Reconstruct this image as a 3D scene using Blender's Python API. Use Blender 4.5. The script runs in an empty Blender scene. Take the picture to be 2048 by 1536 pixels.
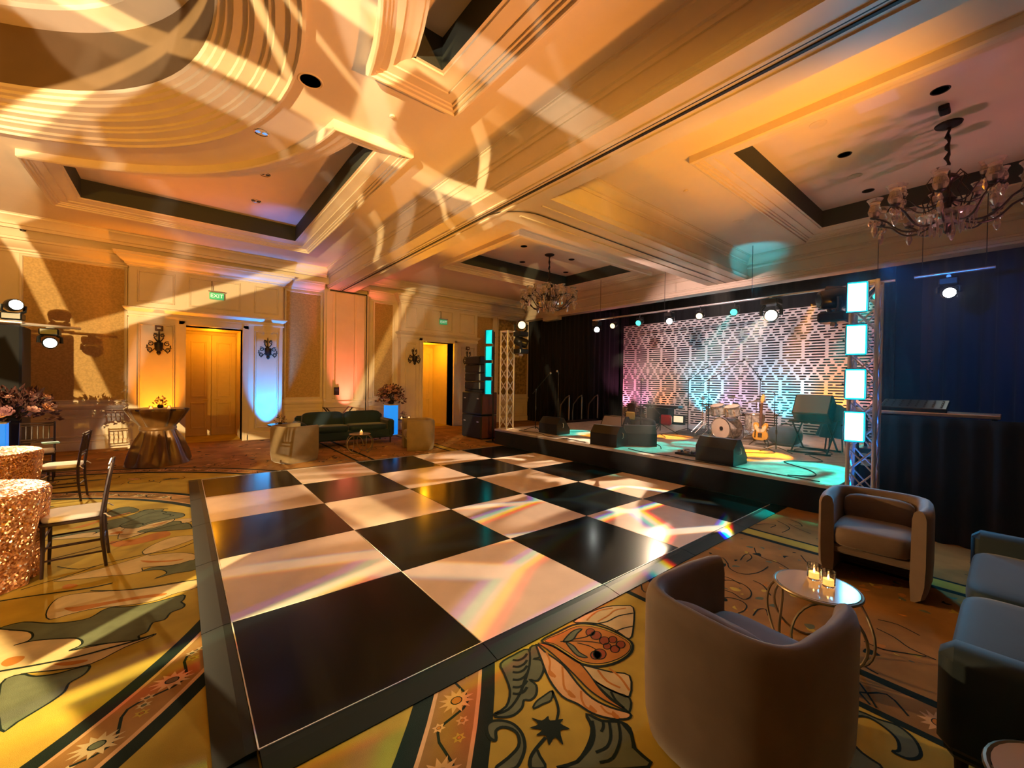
import bpy, math, random
from mathutils import Vector, Matrix, geometry
random.seed(7)
PI = math.pi; TAU = 2 * PI
D = bpy.data; SC = bpy.context.scene; COL = SC.collection

# ------------------------------------------------------------------ camera, world, exposure
cam = D.cameras.new('camera'); cam.sensor_width = 36.0; cam.lens = 14.351; cam.clip_start = 0.02; cam.clip_end = 100
camo = D.objects.new('camera', cam); COL.objects.link(camo); SC.camera = camo
_yaw, _pit, _rol = 0.683455, -0.009509, 0.0147638
_f = Vector((math.sin(_yaw) * math.cos(_pit), math.cos(_yaw) * math.cos(_pit), math.sin(_pit)))
_r = Vector((math.cos(_yaw), -math.sin(_yaw), 0)); _u = _r.cross(_f)
_r2 = _r * math.cos(_rol) + _u * math.sin(_rol); _u2 = _u * math.cos(_rol) - _r * math.sin(_rol)
_m = Matrix((_r2, _u2, -_f)).transposed().to_4x4(); _m.translation = (-0.2842, -2.1124, 1.7035)
camo.matrix_world = _m
w = D.worlds.new('world'); SC.world = w; w.use_nodes = True
w.node_tree.nodes['Background'].inputs[0].default_value = (0.10, 0.22, 0.24, 1)
w.node_tree.nodes['Background'].inputs[1].default_value = 0.012
vs = SC.view_settings; SC.display_settings.display_device = 'sRGB'
vs.view_transform = 'Standard'; vs.look = 'None'; vs.exposure = 0.0; vs.gamma = 1.0; vs.use_curve_mapping = False

# ------------------------------------------------------------------ lights of the hall and added fill lamps
AMB = (1.0, 0.40, 0.075); WARM = (1.0, 0.55, 0.22); PINK = (1.0, 0.28, 0.20); BLUE = (0.03, 0.30, 1.0)
TEAL = (0.0, 0.80, 0.66); CYAN = (0.0, 0.62, 0.95); WHITE = (1.0, 0.86, 0.66); MAG = (0.75, 0.28, 0.42)
LIG = {}
def lamp(name, kind, loc, color, power, target=None, angle=60, blend=0.5, radius=0.05, size=None):
    l = D.lights.new(name, kind); l.color = color; l.energy = power
    if kind == 'SPOT':
        l.spot_size = math.radians(angle); l.spot_blend = blend; l.shadow_soft_size = radius
    elif kind == 'POINT': l.shadow_soft_size = radius
    elif kind == 'AREA':
        l.shape = 'RECTANGLE'; l.size, l.size_y = size or (0.3, 0.3); l.spread = math.radians(angle)
    o = D.objects.new(name, l); COL.objects.link(o); o.location = loc
    if target is not None:
        o.rotation_euler = (Vector(target) - Vector(loc)).to_track_quat('-Z', 'Y').to_euler()
    LIG[name] = o
    return o
def gobo(o, kind, scale=1.0, chroma=0.0, seed=0.0, thr=0.5, rot=0.0, soft=0.06):
    """a pattern plate inside the lamp: bars / shards cut by cell edges, read from the beam direction"""
    l = o.data; l.use_nodes = True; nt = l.node_tree; N = nt.nodes; L = nt.links
    em = [n for n in N if n.type == 'EMISSION'][0]
    gi = N.new('ShaderNodeNewGeometry'); R3 = o.rotation_euler.to_matrix(); ax = []
    for k in range(3):
        dt = N.new('ShaderNodeVectorMath'); dt.operation = 'DOT_PRODUCT'; L.new(gi.outputs['Incoming'], dt.inputs[0]); dt.inputs[1].default_value = R3.col[k]; ax.append(dt.outputs['Value'])
    dv = []
    for k in (0, 1):
        d = N.new('ShaderNodeMath'); d.operation = 'DIVIDE'; L.new(ax[k], d.inputs[0]); L.new(ax[2], d.inputs[1]); dv.append(d)
    def mask(off):
        cb = N.new('ShaderNodeCombineXYZ'); L.new(dv[0].outputs[0], cb.inputs[0]); L.new(dv[1].outputs[0], cb.inputs[1])
        mp = N.new('ShaderNodeMapping'); mp.inputs['Location'].default_value = (seed + off, seed * 0.7 + off * 0.6, seed * 1.3)
        mp.inputs['Rotation'].default_value = (0, 0, rot); mp.inputs['Scale'].default_value = (scale, scale, scale)
        L.new(cb.outputs[0], mp.inputs['Vector'])
        if kind == 'cells':
            t = N.new('ShaderNodeTexVoronoi'); t.voronoi_dimensions = '2D'; t.feature = 'DISTANCE_TO_EDGE'; t.inputs['Scale'].default_value = 1.0
            t.inputs['Randomness'].default_value = 1.0
            L.new(mp.outputs[0], t.inputs['Vector']); src = t.outputs['Distance']; flip = True
        elif kind == 'shards':
            t = N.new('ShaderNodeTexVoronoi'); t.voronoi_dimensions = '2D'; t.feature = 'F1'; t.inputs['Scale'].default_value = 1.0
            L.new(mp.outputs[0], t.inputs['Vector'])
            s2 = N.new('ShaderNodeSeparateColor'); L.new(t.outputs['Color'], s2.inputs[0]); src = s2.outputs[0]; flip = False
        elif kind == 'noise':
            t = N.new('ShaderNodeTexNoise'); t.noise_dimensions = '2D'; t.inputs['Scale'].default_value = 1.0; t.inputs['Detail'].default_value = 1.0
            t.inputs['Distortion'].default_value = 1.2
            L.new(mp.outputs[0], t.inputs['Vector']); src = t.outputs[0]; flip = False
        if kind == 'bars':
            sx2 = N.new('ShaderNodeSeparateXYZ'); L.new(mp.outputs[0], sx2.inputs[0]); acc = None
            for q, th in enumerate((.35, 1.25, 2.0, 2.75)):
                ma = N.new('ShaderNodeMath'); ma.operation = 'MULTIPLY'; L.new(sx2.outputs[0], ma.inputs[0]); ma.inputs[1].default_value = math.cos(th)
                mb = N.new('ShaderNodeMath'); mb.operation = 'MULTIPLY_ADD'; L.new(sx2.outputs[1], mb.inputs[0]); mb.inputs[1].default_value = math.sin(th); L.new(ma.outputs[0], mb.inputs[2])
                t = N.new('ShaderNodeTexNoise'); t.noise_dimensions = '1D'; t.inputs['Detail'].default_value = 0.0; t.inputs['Scale'].default_value = 1.0
                ad = N.new('ShaderNodeMath'); ad.operation = 'ADD'; L.new(mb.outputs[0], ad.inputs[0]); ad.inputs[1].default_value = q * 13.7; L.new(ad.outputs[0], t.inputs['W'])
                if acc is None: acc = t.outputs[0]
                else:
                    mx = N.new('ShaderNodeMath'); mx.operation = 'MAXIMUM'; L.new(acc, mx.inputs[0]); L.new(t.outputs[0], mx.inputs[1]); acc = mx.outputs[0]
            src = acc; flip = False
        mr = N.new('ShaderNodeMapRange'); mr.interpolation_type = 'SMOOTHSTEP'
        mr.inputs['From Min'].default_value = thr - soft; mr.inputs['From Max'].default_value = thr + soft
        mr.inputs['To Min'].default_value = 1.0 if flip else 0.0; mr.inputs['To Max'].default_value = 0.0 if flip else 1.0
        L.new(src, mr.inputs['Value']); return mr.outputs['Result']
    cc = N.new('ShaderNodeCombineColor')
    if chroma:
        for k, of in enumerate((-chroma, 0.0, chroma)): L.new(mask(of), cc.inputs[k])
    else:
        mk = mask(0.0)
        for k in range(3): L.new(mk, cc.inputs[k])
    L.new(cc.outputs[0], em.inputs['Color'])
    return o
# battery uplights at the foot of the far wall, one in each doorway
for nm, x, y, c, p, zt, a in (('orange', -.67, 10.38, (1.0, .27, .01), 520, 1.35, 52), ('blue', 1.57, 10.38, (.0, .28, 1.0), 900, 1.15, 50), ('pink', 3.66, 10.42, (1.0, .17, .12), 900, 2.3, 40)):
    lamp('uplight_' + nm, 'SPOT', (x, y, .10), c, p, (x, 10.74, zt), a, .8)
    lamp('upspill_' + nm, 'SPOT', (x, y, .12), c, 190, (x + .1, 10.0, 4.9), 60, .9)
lamp('door_glow_1', 'POINT', (.42, 11.6, 2.75), (1.0, .36, .01), 26, radius=.12); lamp('door_glow_2', 'POINT', (6.7, 11.5, 2.7), (1.0, .40, .01), 52, radius=.12)
# uplights added out of view (behind the camera, behind furniture) to colour the ceilings
def up(n, loc, c, p, tgt, ang=110): return lamp(n, 'SPOT', loc, c, p, tgt, ang, .9, .15)
up('ceiling_fill_8', (5.4, -4.9, .3), (1.0, .36, .07), 4200, (-.6, 3.8, 4.9), 44)
up('ceiling_fill_1', (-5.5, -2.5, .3), (1.0, .34, .06), 110, (-1.5, 2.5, 4.9)); up('ceiling_fill_2', (-6.0, 7.5, .3), (1.0, .34, .10), 150, (-2.0, 8.0, 4.9))
up('ceiling_fill_4', (3.4, -3.3, .25), (1.0, .40, .04), 2600, (5.6, .5, 4.9), 44)
up('ceiling_fill_5', (7.4, -4.4, .3), (1.0, .34, .40), 300, (7.5, -1.5, 5.2), 58); up('ceiling_fill_6', (8.8, 9.6, .3), (1.0, .24, .08), 90, (7.6, 6.4, 5.1), 100)
up('ceiling_fill_7', (5.0, 7.9, .2), (1.0, .38, .02), 900, (4.7, 4.6, 4.9), 64)
# backdrop uplights on the stage
for y, c, p in ((6.75, (1, .25, .42), 95), (6.0, (.9, .33, .6), 40), (5.2, (1, .25, .01), 190), (4.55, (1, .28, .02), 110), (3.85, (0, .60, .95), 180), (3.1, (.55, .38, .85), 44), (2.4, (.4, .45, .8), 30), (1.7, (0, .62, .95), 210), (.75, (1, .25, .02), 190), (.1, (1, .32, .22), 70)):
    lamp('backdrop_up', 'SPOT', (11.72, y, .46), c, p * 2.0, (12.2, y, 1.9), 70, .9, .06)
lamp('backdrop_wash', 'SPOT', (6.3, 3.2, 4.1), (1.0, .68, .66), 950, (12.2, 3.3, 2.8), 56, .6, .1)
# stage floor colour from the pipe
for y0, tx, ty, c, p, a in ((4.7, 7.4, 5.0, TEAL, 900, 17), (4.0, 7.9, 4.3, (1, .32, .01), 1700, 18), (2.1, 7.1, 2.6, TEAL, 1000, 20), (2.9, 8.9, 3.0, (1, .32, .01), 1400, 16), (2.1, 8.2, 2.2, TEAL, 700, 14), (.5, 7.9, .9, (1, .32, .01), 2600, 20), (-.4, 7.1, -.1, TEAL, 1500, 22), (5.6, 6.9, 5.7, (1, .55, .25), 600, 18)):
    gobo(lamp('stage_par', 'SPOT', (9.85, y0, 3.40), c, p * 1.7, (tx, ty, .4), a, .25, .05), 'noise', 4.0, seed=y0 * 3 + tx, thr=.36, soft=.12)
lamp('stage_fill', 'SPOT', (8.2, 3.0, 4.1), (1.0, .55, .42), 110, (9.6, 2.6, .4), 100, .8, .2); lamp('kit_fill', 'SPOT', (7.2, 1.4, 4.0), (1.0, .66, .48), 1100, (9.5, 1.6, 1.0), 34, .8, .05)  # warm spots added to brighten the stage and the drum kit
lamp('truss_fill', 'SPOT', (6.42, -.87, .03), (.0, .22, 1.0), 160, (6.42, -.87, 3.0), 30, .9, .03); lamp('table_fill', 'SPOT', (-1.0, -4.8, 4.2), (1.0, .60, .26), 330, (-1.7, 3.6, .6), 26, .9, .08)  # added too: blue inside the truss, warm on the sequin tables
# glowing panels on the truss towers
for z in (2.78, 2.26, 1.715, 1.195): lamp('panel_glow', 'AREA', (6.09, -.90, z), (.02, .50, 1.0), 9, (4.0, -1.6, z - .4), 170, size=(.15, .31))
for z in (2.86, 2.42, 1.97, 1.50): lamp('panel_glow', 'AREA', (6.18, 6.90, z), (.0, .8, .75), 2, (4.0, 6.0, z - .3), 160, size=(.15, .31))
lamp('side_fill', 'SPOT', (6.9, -1.0, 3.3), (.0, .20, .85), 420, (11.6, -1.7, 2.4), 52, .8); lamp('header_cyan', 'SPOT', (9.9, 1.6, 3.7), CYAN, 60, (10.4, 1.9, 4.9), 70, .8)  # blue spot added for the glow on the right drape
# pattern beams of the moving heads
gobo(lamp('beam_near_up', 'SPOT', (-4.4, -3.2, 1.0), WHITE, 2200, (-.6, 4.3, 4.9), 72, .3, .012), 'bars', 11, seed=2.3, thr=.80, soft=.055)
gobo(lamp('beam_near_left', 'SPOT', (-4.6, -3.4, 2.5), (1.0, .72, .34), 10000, (1.6, 11.0, 2.6), 70, .3, .012), 'bars', 17, seed=8.1, thr=.79, soft=.05)
lamp('wall_fill_1', 'SPOT', (-4.7, -3.6, 2.7), (1.0, .50, .05), 1900, (.2, 11.0, 1.9), 60, .8, .08); lamp('wall_fill_2', 'SPOT', (1.5, -5.0, 3.0), (1.0, .48, .05), 1900, (6.4, 11.0, 2.6), 44, .8, .08)  # plain amber washes added to warm the far wall
lamp('beam_dome', 'SPOT', (-4.4, -3.0, 1.1), WHITE, 2600, (-1.1, 4.4, 5.95), 12, .15, .012)
lamp('beam_tower_low', 'SPOT', (-2.12, 8.8, 2.2), (1.0, .78, .42), 800, (-.9, 1.6, 0), 46, .4, .03)
gobo(lamp('beam_stage_a', 'SPOT', (9.7, 1.25, 3.25), WHITE, 4200, (3.5, 1.0, 0), 24, .15, .012), 'cells', 8.0, chroma=.05, seed=2.1, thr=.07, soft=.02)
gobo(lamp('beam_stage_b', 'SPOT', (9.7, 3.7, 3.25), (1.0, .74, .48), 3600, (2.4, 3.2, 0), 50, .3, .012), 'noise', 6.0, seed=5.2, thr=.53, soft=.10)
lamp('coffer_orange', 'SPOT', (-.67, 10.3, .3), (1.0, .24, .03), 620, (.0, 7.4, 5.2), 34, .9); lamp('coffer_blue', 'SPOT', (1.57, 10.3, .3), (.05, .2, 1.0), 620, (1.45, 8.2, 5.2), 15, .9)  # extra lamps added for the uplight spill in the far coffer
# soft warm fill added behind the camera
lamp('fill_soft', 'AREA', (-.6, -4.6, 4.5), (1.0, .58, .22), 5, (.6, .6, 0), 150, size=(3, 1.5))
lamp('beam_tower_lounge', 'SPOT', (-2.35, 9.0, 2.98), (1.0, .56, .20), 3000, (3.0, -.9, .2), 20, .7, .05)

# ------------------------------------------------------------------ mesh helper
class M:
    def __init__(s): s.v = []; s.f = []; s.mi = []; s.T = None
    def add(s, vs, fs, mi=0):
        b = len(s.v)
        s.v += [tuple(s.T @ Vector(p)) for p in vs] if s.T is not None else [tuple(p) for p in vs]
        s.f += [tuple(b + i for i in f) for f in fs]; s.mi += [mi] * len(fs); return s
    def box(s, c, d, mi=0):
        x, y, z = c; a, b, h = d[0] / 2, d[1] / 2, d[2] / 2
        return s.add([(x + i * a, y + j * b, z + k * h) for i in (-1, 1) for j in (-1, 1) for k in (-1, 1)],
                     [(0, 1, 3, 2), (4, 6, 7, 5), (0, 4, 5, 1), (2, 3, 7, 6), (0, 2, 6, 4), (1, 5, 7, 3)], mi)
    def b2(s, p, q, mi=0):
        return s.box([(p[i] + q[i]) / 2 for i in range(3)], [abs(q[i] - p[i]) for i in range(3)], mi)
    def rbox(s, c, d, r=0.01, mi=0):
        # box with chamfered edges and corners
        a = [d[i] / 2 for i in range(3)]; r = min(r, min(a) * 0.95)
        V = []; idx = {}
        for i in (-1, 1):
            for j in (-1, 1):
                for k in (-1, 1):
                    sg = (i, j, k)
                    for ax in range(3):
                        p = [c[n] + sg[n] * (a[n] if n == ax else a[n] - r) for n in range(3)]
                        idx[(i, j, k, ax)] = len(V); V.append(p)
        F = []
        for ax in range(3):
            o = [n for n in range(3) if n != ax]
            for sg in (-1, 1):
                q = []
                for (p1, p2) in ((-1, -1), (1, -1), (1, 1), (-1, 1)):
                    t = [0, 0, 0]; t[ax] = sg; t[o[0]] = p1; t[o[1]] = p2; q.append(idx[(*t, ax)])
                F.append(tuple(q if (sg > 0) == (ax != 1) else q[::-1]))
        for ax in range(3):
            o = [n for n in range(3) if n != ax]
            for p1 in (-1, 1):
                for p2 in (-1, 1):
                    t0 = [0, 0, 0]; t0[o[0]] = p1; t0[o[1]] = p2; t1 = list(t0); t0[ax] = -1; t1[ax] = 1
                    q = (idx[(*t0, o[0])], idx[(*t1, o[0])], idx[(*t1, o[1])], idx[(*t0, o[1])])
                    F.append(q)
        for i in (-1, 1):
            for j in (-1, 1):
                for k in (-1, 1): F.append((idx[(i, j, k, 0)], idx[(i, j, k, 1)], idx[(i, j, k, 2)]))
        return s.add(V, F, mi)
    def tube(s, P, r=0.01, n=8, closed=False, mi=0, cap=True):
        P = [Vector(p) for p in P]; k = len(P); R = r if isinstance(r, (list, tuple)) else [r] * k
        V = []; F = []; nrm = None
        for i in range(k):
            if closed: t = P[(i + 1) % k] - P[i - 1]
            else: t = P[min(i + 1, k - 1)] - P[max(i - 1, 0)]
            if t.length < 1e-9: t = Vector((0, 0, 1))
            t.normalize()
            if nrm is None:
                nrm = t.orthogonal().normalized()
            nrm = (nrm - t * nrm.dot(t))
            nrm = nrm.normalized() if nrm.length > 1e-6 else t.orthogonal().normalized()
            bn = t.cross(nrm)
            for a in range(n):
                th = TAU * a / n; V.append(P[i] + (nrm * math.cos(th) + bn * math.sin(th)) * R[i])
        for i in range(k if closed else k - 1):
            j = (i + 1) % k
            for a in range(n): F.append((i * n + a, i * n + (a + 1) % n, j * n + (a + 1) % n, j * n + a))
        if cap and not closed: F += [tuple(range(n))[::-1], tuple((k - 1) * n + a for a in range(n))]
        return s.add(V, F, mi)
    def cyl(s, p, q, r, r2=None, n=12, mi=0):
        return s.tube([p, q], [r, r if r2 is None else r2], n, mi=mi)
    def lathe(s, prof, n=20, c=(0, 0, 0), mi=0, fold=None, cap=True):
        V = []; F = []; k = len(prof)
        for i, (r, z) in enumerate(prof):
            for a in range(n):
                th = TAU * a / n; rr = r * (fold(th, i / (k - 1)) if fold else 1)
                V.append((c[0] + rr * math.cos(th), c[1] + rr * math.sin(th), c[2] + z))
        for i in range(k - 1):
            for a in range(n): F.append((i * n + a, i * n + (a + 1) % n, (i + 1) * n + (a + 1) % n, (i + 1) * n + a))
        if cap:
            if prof[0][0] > 1e-5: F.append(tuple(range(n))[::-1])
            if prof[-1][0] > 1e-5: F.append(tuple((k - 1) * n + a for a in range(n)))
        return s.add(V, F, mi)
    def ell(s, c, r, n=16, m=10, e=1.0, mi=0):
        # superellipsoid: e = 1 round, e -> 0 box-like
        def pw(x): return math.copysign(abs(x) ** e, x)
        V = [(c[0], c[1], c[2] - r[2])]
        for i in range(1, m):
            ph = -PI / 2 + PI * i / m; cz = pw(math.cos(ph)); sz = pw(math.sin(ph))
            for a in range(n):
                th = TAU * (a + 0.5) / n; V.append((c[0] + r[0] * cz * pw(math.cos(th)), c[1] + r[1] * cz * pw(math.sin(th)), c[2] + r[2] * sz))
        V.append((c[0], c[1], c[2] + r[2])); F = []
        for a in range(n): F.append((0, 1 + (a + 1) % n, 1 + a))
        for i in range(m - 2):
            for a in range(n): F.append((1 + i * n + a, 1 + i * n + (a + 1) % n, 1 + (i + 1) * n + (a + 1) % n, 1 + (i + 1) * n + a))
        t = len(V) - 1
        for a in range(n): F.append((1 + (m - 2) * n + a, 1 + (m - 2) * n + (a + 1) % n, t))
        return s.add(V, F, mi)
    def sweep(s, path, prof, closed=False, mi=0, cap=True, loop=False):
        # profile (offset to the left of the path, z) along a horizontal path with mitred corners; loop: profile is closed
        P = [Vector((p[0], p[1])) for p in path]; k = len(P); V = []; F = []; m = len(prof)
        for i in range(k):
            a = P[i] - P[i - 1] if (closed or i > 0) else P[1] - P[0]
            b = P[(i + 1) % k] - P[i] if (closed or i < k - 1) else P[-1] - P[-2]
            a.normalize(); b.normalize()
            na = Vector((-a.y, a.x)); nb = Vector((-b.y, b.x)); nn = na + nb
            nn = nn / max(nn.dot(na), 0.2) if nn.length > 1e-6 else na
            for (o, z) in prof: V.append((P[i].x + nn.x * o, P[i].y + nn.y * o, z))
        for i in range(k if closed else k - 1):
            j = (i + 1) % k
            for a in range(m if loop else m - 1): F.append((i * m + a, j * m + a, j * m + (a + 1) % m, i * m + (a + 1) % m))
        if loop and cap and not closed: F += [tuple(range(m)), tuple((k - 1) * m + a for a in range(m))[::-1]]
        return s.add(V, F, mi)
    def prism(s, poly, z0, z1, mi=0):
        n = len(poly); V = [(p[0], p[1], z0) for p in poly] + [(p[0], p[1], z1) for p in poly]
        F = [tuple(range(n))[::-1], tuple(range(n, 2 * n))] + [(i, (i + 1) % n, n + (i + 1) % n, n + i) for i in range(n)]
        return s.add(V, F, mi)
    def plate(s, loops, z, mi=0, down=True):
        tri = geometry.tessellate_polygon([[Vector((p[0], p[1], 0)) for p in lp] for lp in loops])
        V = [(p[0], p[1], z) for lp in loops for p in lp]; return s.add(V, [tuple(t) for t in tri], mi)
    def sheet(s, G, mi=0, closed=False):
        h = len(G); wd = len(G[0]); V = [p for r in G for p in r]
        F = [(i * wd + j, i * wd + (j + 1) % wd, (i + 1) * wd + (j + 1) % wd, (i + 1) * wd + j) for i in range(h - 1) for j in range(wd if closed else wd - 1)]
        return s.add(V, F, mi)
    def mesh(s, name, mats, smooth=None):
        me = D.meshes.new(name); me.from_pydata(s.v, [], s.f)
        for mm in (mats if isinstance(mats, (list, tuple)) else [mats]): me.materials.append(mm)
        if any(s.mi): me.polygons.foreach_set('material_index', s.mi)
        me.validate(); me.update()
        if smooth is not None:
            me.shade_smooth()
            if smooth < 180: me.set_sharp_from_angle(angle=math.radians(smooth))
        return me
def obj(name, m, mats, parent=None, smooth=40, loc=(0, 0, 0), rot=(0, 0, 0)):
    me = m.mesh(name, mats, smooth) if isinstance(m, M) else m
    o = D.objects.new(name, me); COL.objects.link(o); o.location = loc; o.rotation_euler = rot
    if parent is not None: o.parent = parent
    return o
def tag(o, label, cat, group=None):
    o['label'] = label; o['category'] = cat
    if group: o['group'] = group
    return o
def thing(name, label, cat, loc=(0, 0, 0), rz=0.0, group=None, rot=None):
    o = D.objects.new(name, None); COL.objects.link(o); o.empty_display_size = 0.1
    o.location = loc; o.rotation_euler = rot or (0, 0, rz); return tag(o, label, cat, group)
def dup(root, label, loc, rz=None, group=None, rot=None):
    def cp(o, par):
        c = o.copy(); COL.objects.link(c); c.parent = par
        for ch in list(o.children): cp(ch, c)
        return c
    c = cp(root, None); c.location = loc
    if rot is not None: c.rotation_euler = rot
    elif rz is not None: c.rotation_euler = (0, 0, rz)
    c['label'] = label
    if group: c['group'] = group
    return c
def struct(o, kind='structure'): o['kind'] = kind; return o
def rect(x0, y0, x1, y1): return [(x0, y0), (x1, y0), (x1, y1), (x0, y1)]
def circ(cx, cy, r, n=64, a0=0.0, a1=TAU, end=False):
    k = n + 1 if end else n
    return [(cx + r * math.cos(a0 + (a1 - a0) * i / n), cy + r * math.sin(a0 + (a1 - a0) * i / n)) for i in range(k)]

# ------------------------------------------------------------------ materials
def mat(name, col, rough=0.5, metal=0.0, var=0.0, vscale=8.0, bump=0.0, bscale=40.0, em=None, es=0.0, trans=0.0, sheen=0.0, coat=0.0, spec=0.5, col2=None, alpha=1.0, ior=1.45):
    m = D.materials.new(name); m.use_nodes = True; nt = m.node_tree; N = nt.nodes; L = nt.links; b = N['Principled BSDF']
    b.inputs['Base Color'].default_value = (*col, 1); b.inputs['Roughness'].default_value = rough; b.inputs['Metallic'].default_value = metal
    b.inputs['Transmission Weight'].default_value = trans; b.inputs['Coat Weight'].default_value = coat; b.inputs['Specular IOR Level'].default_value = spec
    b.inputs['IOR'].default_value = ior
    if sheen: b.inputs['Sheen Weight'].default_value = sheen; b.inputs['Sheen Roughness'].default_value = 0.4
    if em: b.inputs['Emission Color'].default_value = (*em, 1); b.inputs['Emission Strength'].default_value = es
    if var or bump:
        tc = N.new('ShaderNodeTexCoord'); nz = N.new('ShaderNodeTexNoise'); nz.inputs['Scale'].default_value = vscale; nz.inputs['Detail'].default_value = 4.0
        L.new(tc.outputs['Object'], nz.inputs['Vector'])
        if var:
            mx = N.new('ShaderNodeMix'); mx.data_type = 'RGBA'
            c2 = col2 or tuple(c * (1 - var) for c in col)
            mx.inputs[6].default_value = (*col, 1); mx.inputs[7].default_value = (*c2, 1)
            mr = N.new('ShaderNodeMapRange'); mr.inputs[1].default_value = 0.35; mr.inputs[2].default_value = 0.65
            L.new(nz.outputs[0], mr.inputs[0]); L.new(mr.outputs[0], mx.inputs[0]); L.new(mx.outputs[2], b.inputs['Base Color'])
        if bump:
            n2 = N.new('ShaderNodeTexNoise'); n2.inputs['Scale'].default_value = bscale; n2.inputs['Detail'].default_value = 3.0
            L.new(tc.outputs['Object'], n2.inputs['Vector'])
            bp = N.new('ShaderNodeBump'); bp.inputs['Strength'].default_value = bump; bp.inputs['Distance'].default_value = 0.01
            L.new(n2.outputs[0], bp.inputs['Height']); L.new(bp.outputs[0], b.inputs['Normal'])
    return m
MT = {}
MT['trim'] = mat('painted_trim', (0.70, 0.585, 0.43), 0.45, var=0.06, vscale=3)
MT['ceil'] = mat('painted_ceiling', (0.74, 0.62, 0.48), 0.7, var=0.05, vscale=1.5)
MT['cove'] = mat('shaded_cove', (0.035, 0.04, 0.032), 0.7)  # shade of the unlit recess put into the colour
MT['fabric'] = mat('amber_wall_fabric', (0.50, 0.32, 0.115), 0.75, var=0.25, vscale=30, bump=0.15, bscale=250)
MT['damask'] = mat('damask_wall_fabric', (0.42, 0.26, 0.09), 0.7, var=0.5, vscale=9, col2=(0.17, 0.11, 0.045))
MT['door'] = mat('painted_door', (0.66, 0.52, 0.30), 0.45, var=0.05)
MT['black'] = mat('matte_black', (0.006, 0.008, 0.010), 0.6)
MT['blackgloss'] = mat('black_plastic', (0.008, 0.010, 0.012), 0.32)
MT['drape'] = mat('black_drape', (0.007, 0.009, 0.013), 0.85, sheen=0.15)
MT['alu'] = mat('aluminium', (0.72, 0.72, 0.74), 0.32, metal=0.85)
MT['chrome'] = mat('chrome', (0.75, 0.75, 0.76), 0.14, metal=1.0)
MT['brass'] = mat('antique_brass', (0.52, 0.38, 0.18), 0.35, metal=0.9)
MT['iron'] = mat('dark_iron', (0.015, 0.012, 0.012), 0.45, metal=0.3)
MT['slot'] = mat('track_slot', (0.01, 0.008, 0.006), 0.6)

def carpet_mat(name, col, v=0.3, sc=5.0, col2=None):
    return mat(name, col, 0.95, var=v, vscale=sc, bump=0.25, bscale=420, spec=0.15, col2=col2)
MT['c_gold'] = carpet_mat('carpet_gold', (0.54, 0.38, 0.055), 0.28, 2.5)
MT['c_rust'] = carpet_mat('carpet_rust', (0.40, 0.20, 0.055), 0.45, 2.2, (0.24, 0.125, 0.035))
MT['c_dark'] = carpet_mat('carpet_dark_green', (0.012, 0.022, 0.014), 0.2)
MT['c_sage'] = carpet_mat('carpet_sage', (0.15, 0.17, 0.095), 0.25, 6)
MT['c_cream'] = carpet_mat('carpet_cream', (0.66, 0.50, 0.24), 0.2, 6)
MT['c_orange'] = carpet_mat('carpet_orange', (0.52, 0.20, 0.035), 0.2, 6)
MT['c_red'] = carpet_mat('carpet_brick', (0.32, 0.075, 0.025), 0.2, 6)
MT['c_peach'] = carpet_mat('carpet_peach', (0.70, 0.40, 0.17), 0.2, 6)

# ------------------------------------------------------------------ floor
XL, XR, YN, YF = -9.6, 13.2, -5.3, 12.5
m = M(); m.box(((XL + XR) / 2, (YN + YF) / 2, -0.06), (XR - XL + .4, YF - YN + .4, 0.12)); floor = struct(obj('floor', m, MT['c_gold'], smooth=None))

# ------------------------------------------------------------------ ceiling: soffit at 4.9 with a dome and coffers, upper fields at 5.2
ZS, ZU = 4.9, 5.26
CX, CY = -3.15, 2.68
def arc_coffer(sy):
    # frame outline of the corner coffers beside the dome: far edge, right edge, near edge, concave arc, left stub (sy=+1 far, -1 near)
    x0, x1, y0, y1, R = -2.12, 2.24, 0.56, 6.42, 4.36
    a0 = math.atan2(y0, math.sqrt(R * R - y0 * y0)); a1 = math.acos((x0 - CX) / R)
    P = [(x0, CY + y1), (x1, CY + y1), (x1, CY + y0)] + circ(CX, CY, R, 24, a0, a1, True)
    P = P[::-1]                                                 # counter-clockwise
    if sy < 0: P = [(p[0], 2 * CY - p[1]) for p in P][::-1]
    return P
holes_left = [circ(CX, CY, 3.80, 72), arc_coffer(1), arc_coffer(-1)]
holes_right = [rect(5.28, 4.55, 10.32, 8.0), rect(5.28, -3.85, 10.32, 0.83)]
m = M()
m.plate([rect(XL, YN, 3.06, 10.72)] + holes_left, ZS)
m.plate([rect(3.9, 3.2, 10.9, 10.72), holes_right[0]], ZS); m.plate([rect(3.9, YN, 10.9, 2.2), holes_right[1]], ZS)
ceiling = struct(obj('ceiling', m, MT['ceil'], smooth=None))
def frame_prof(wd, dz=0.0):
    k = wd / 0.5
    return [(0, ZS), (0, ZS - .10), (.025 * k, ZS - .115), (.05 * k, ZS - .115), (.06 * k, ZS - .09), (.10 * k, ZS - .085), (.105 * k, ZS - .065), (.14 * k, ZS - .06), (.145 * k, ZS - .045), (.27 * k, ZS - .04),
            (.275 * k, ZS - .025), (.31 * k, ZS - .02), (.36 * k, ZS - .005), (.40 * k, ZS + .005), (.45 * k, ZS + .006), (.46 * k, ZS + .02), (.5 * k, ZS + .02)]
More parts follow.
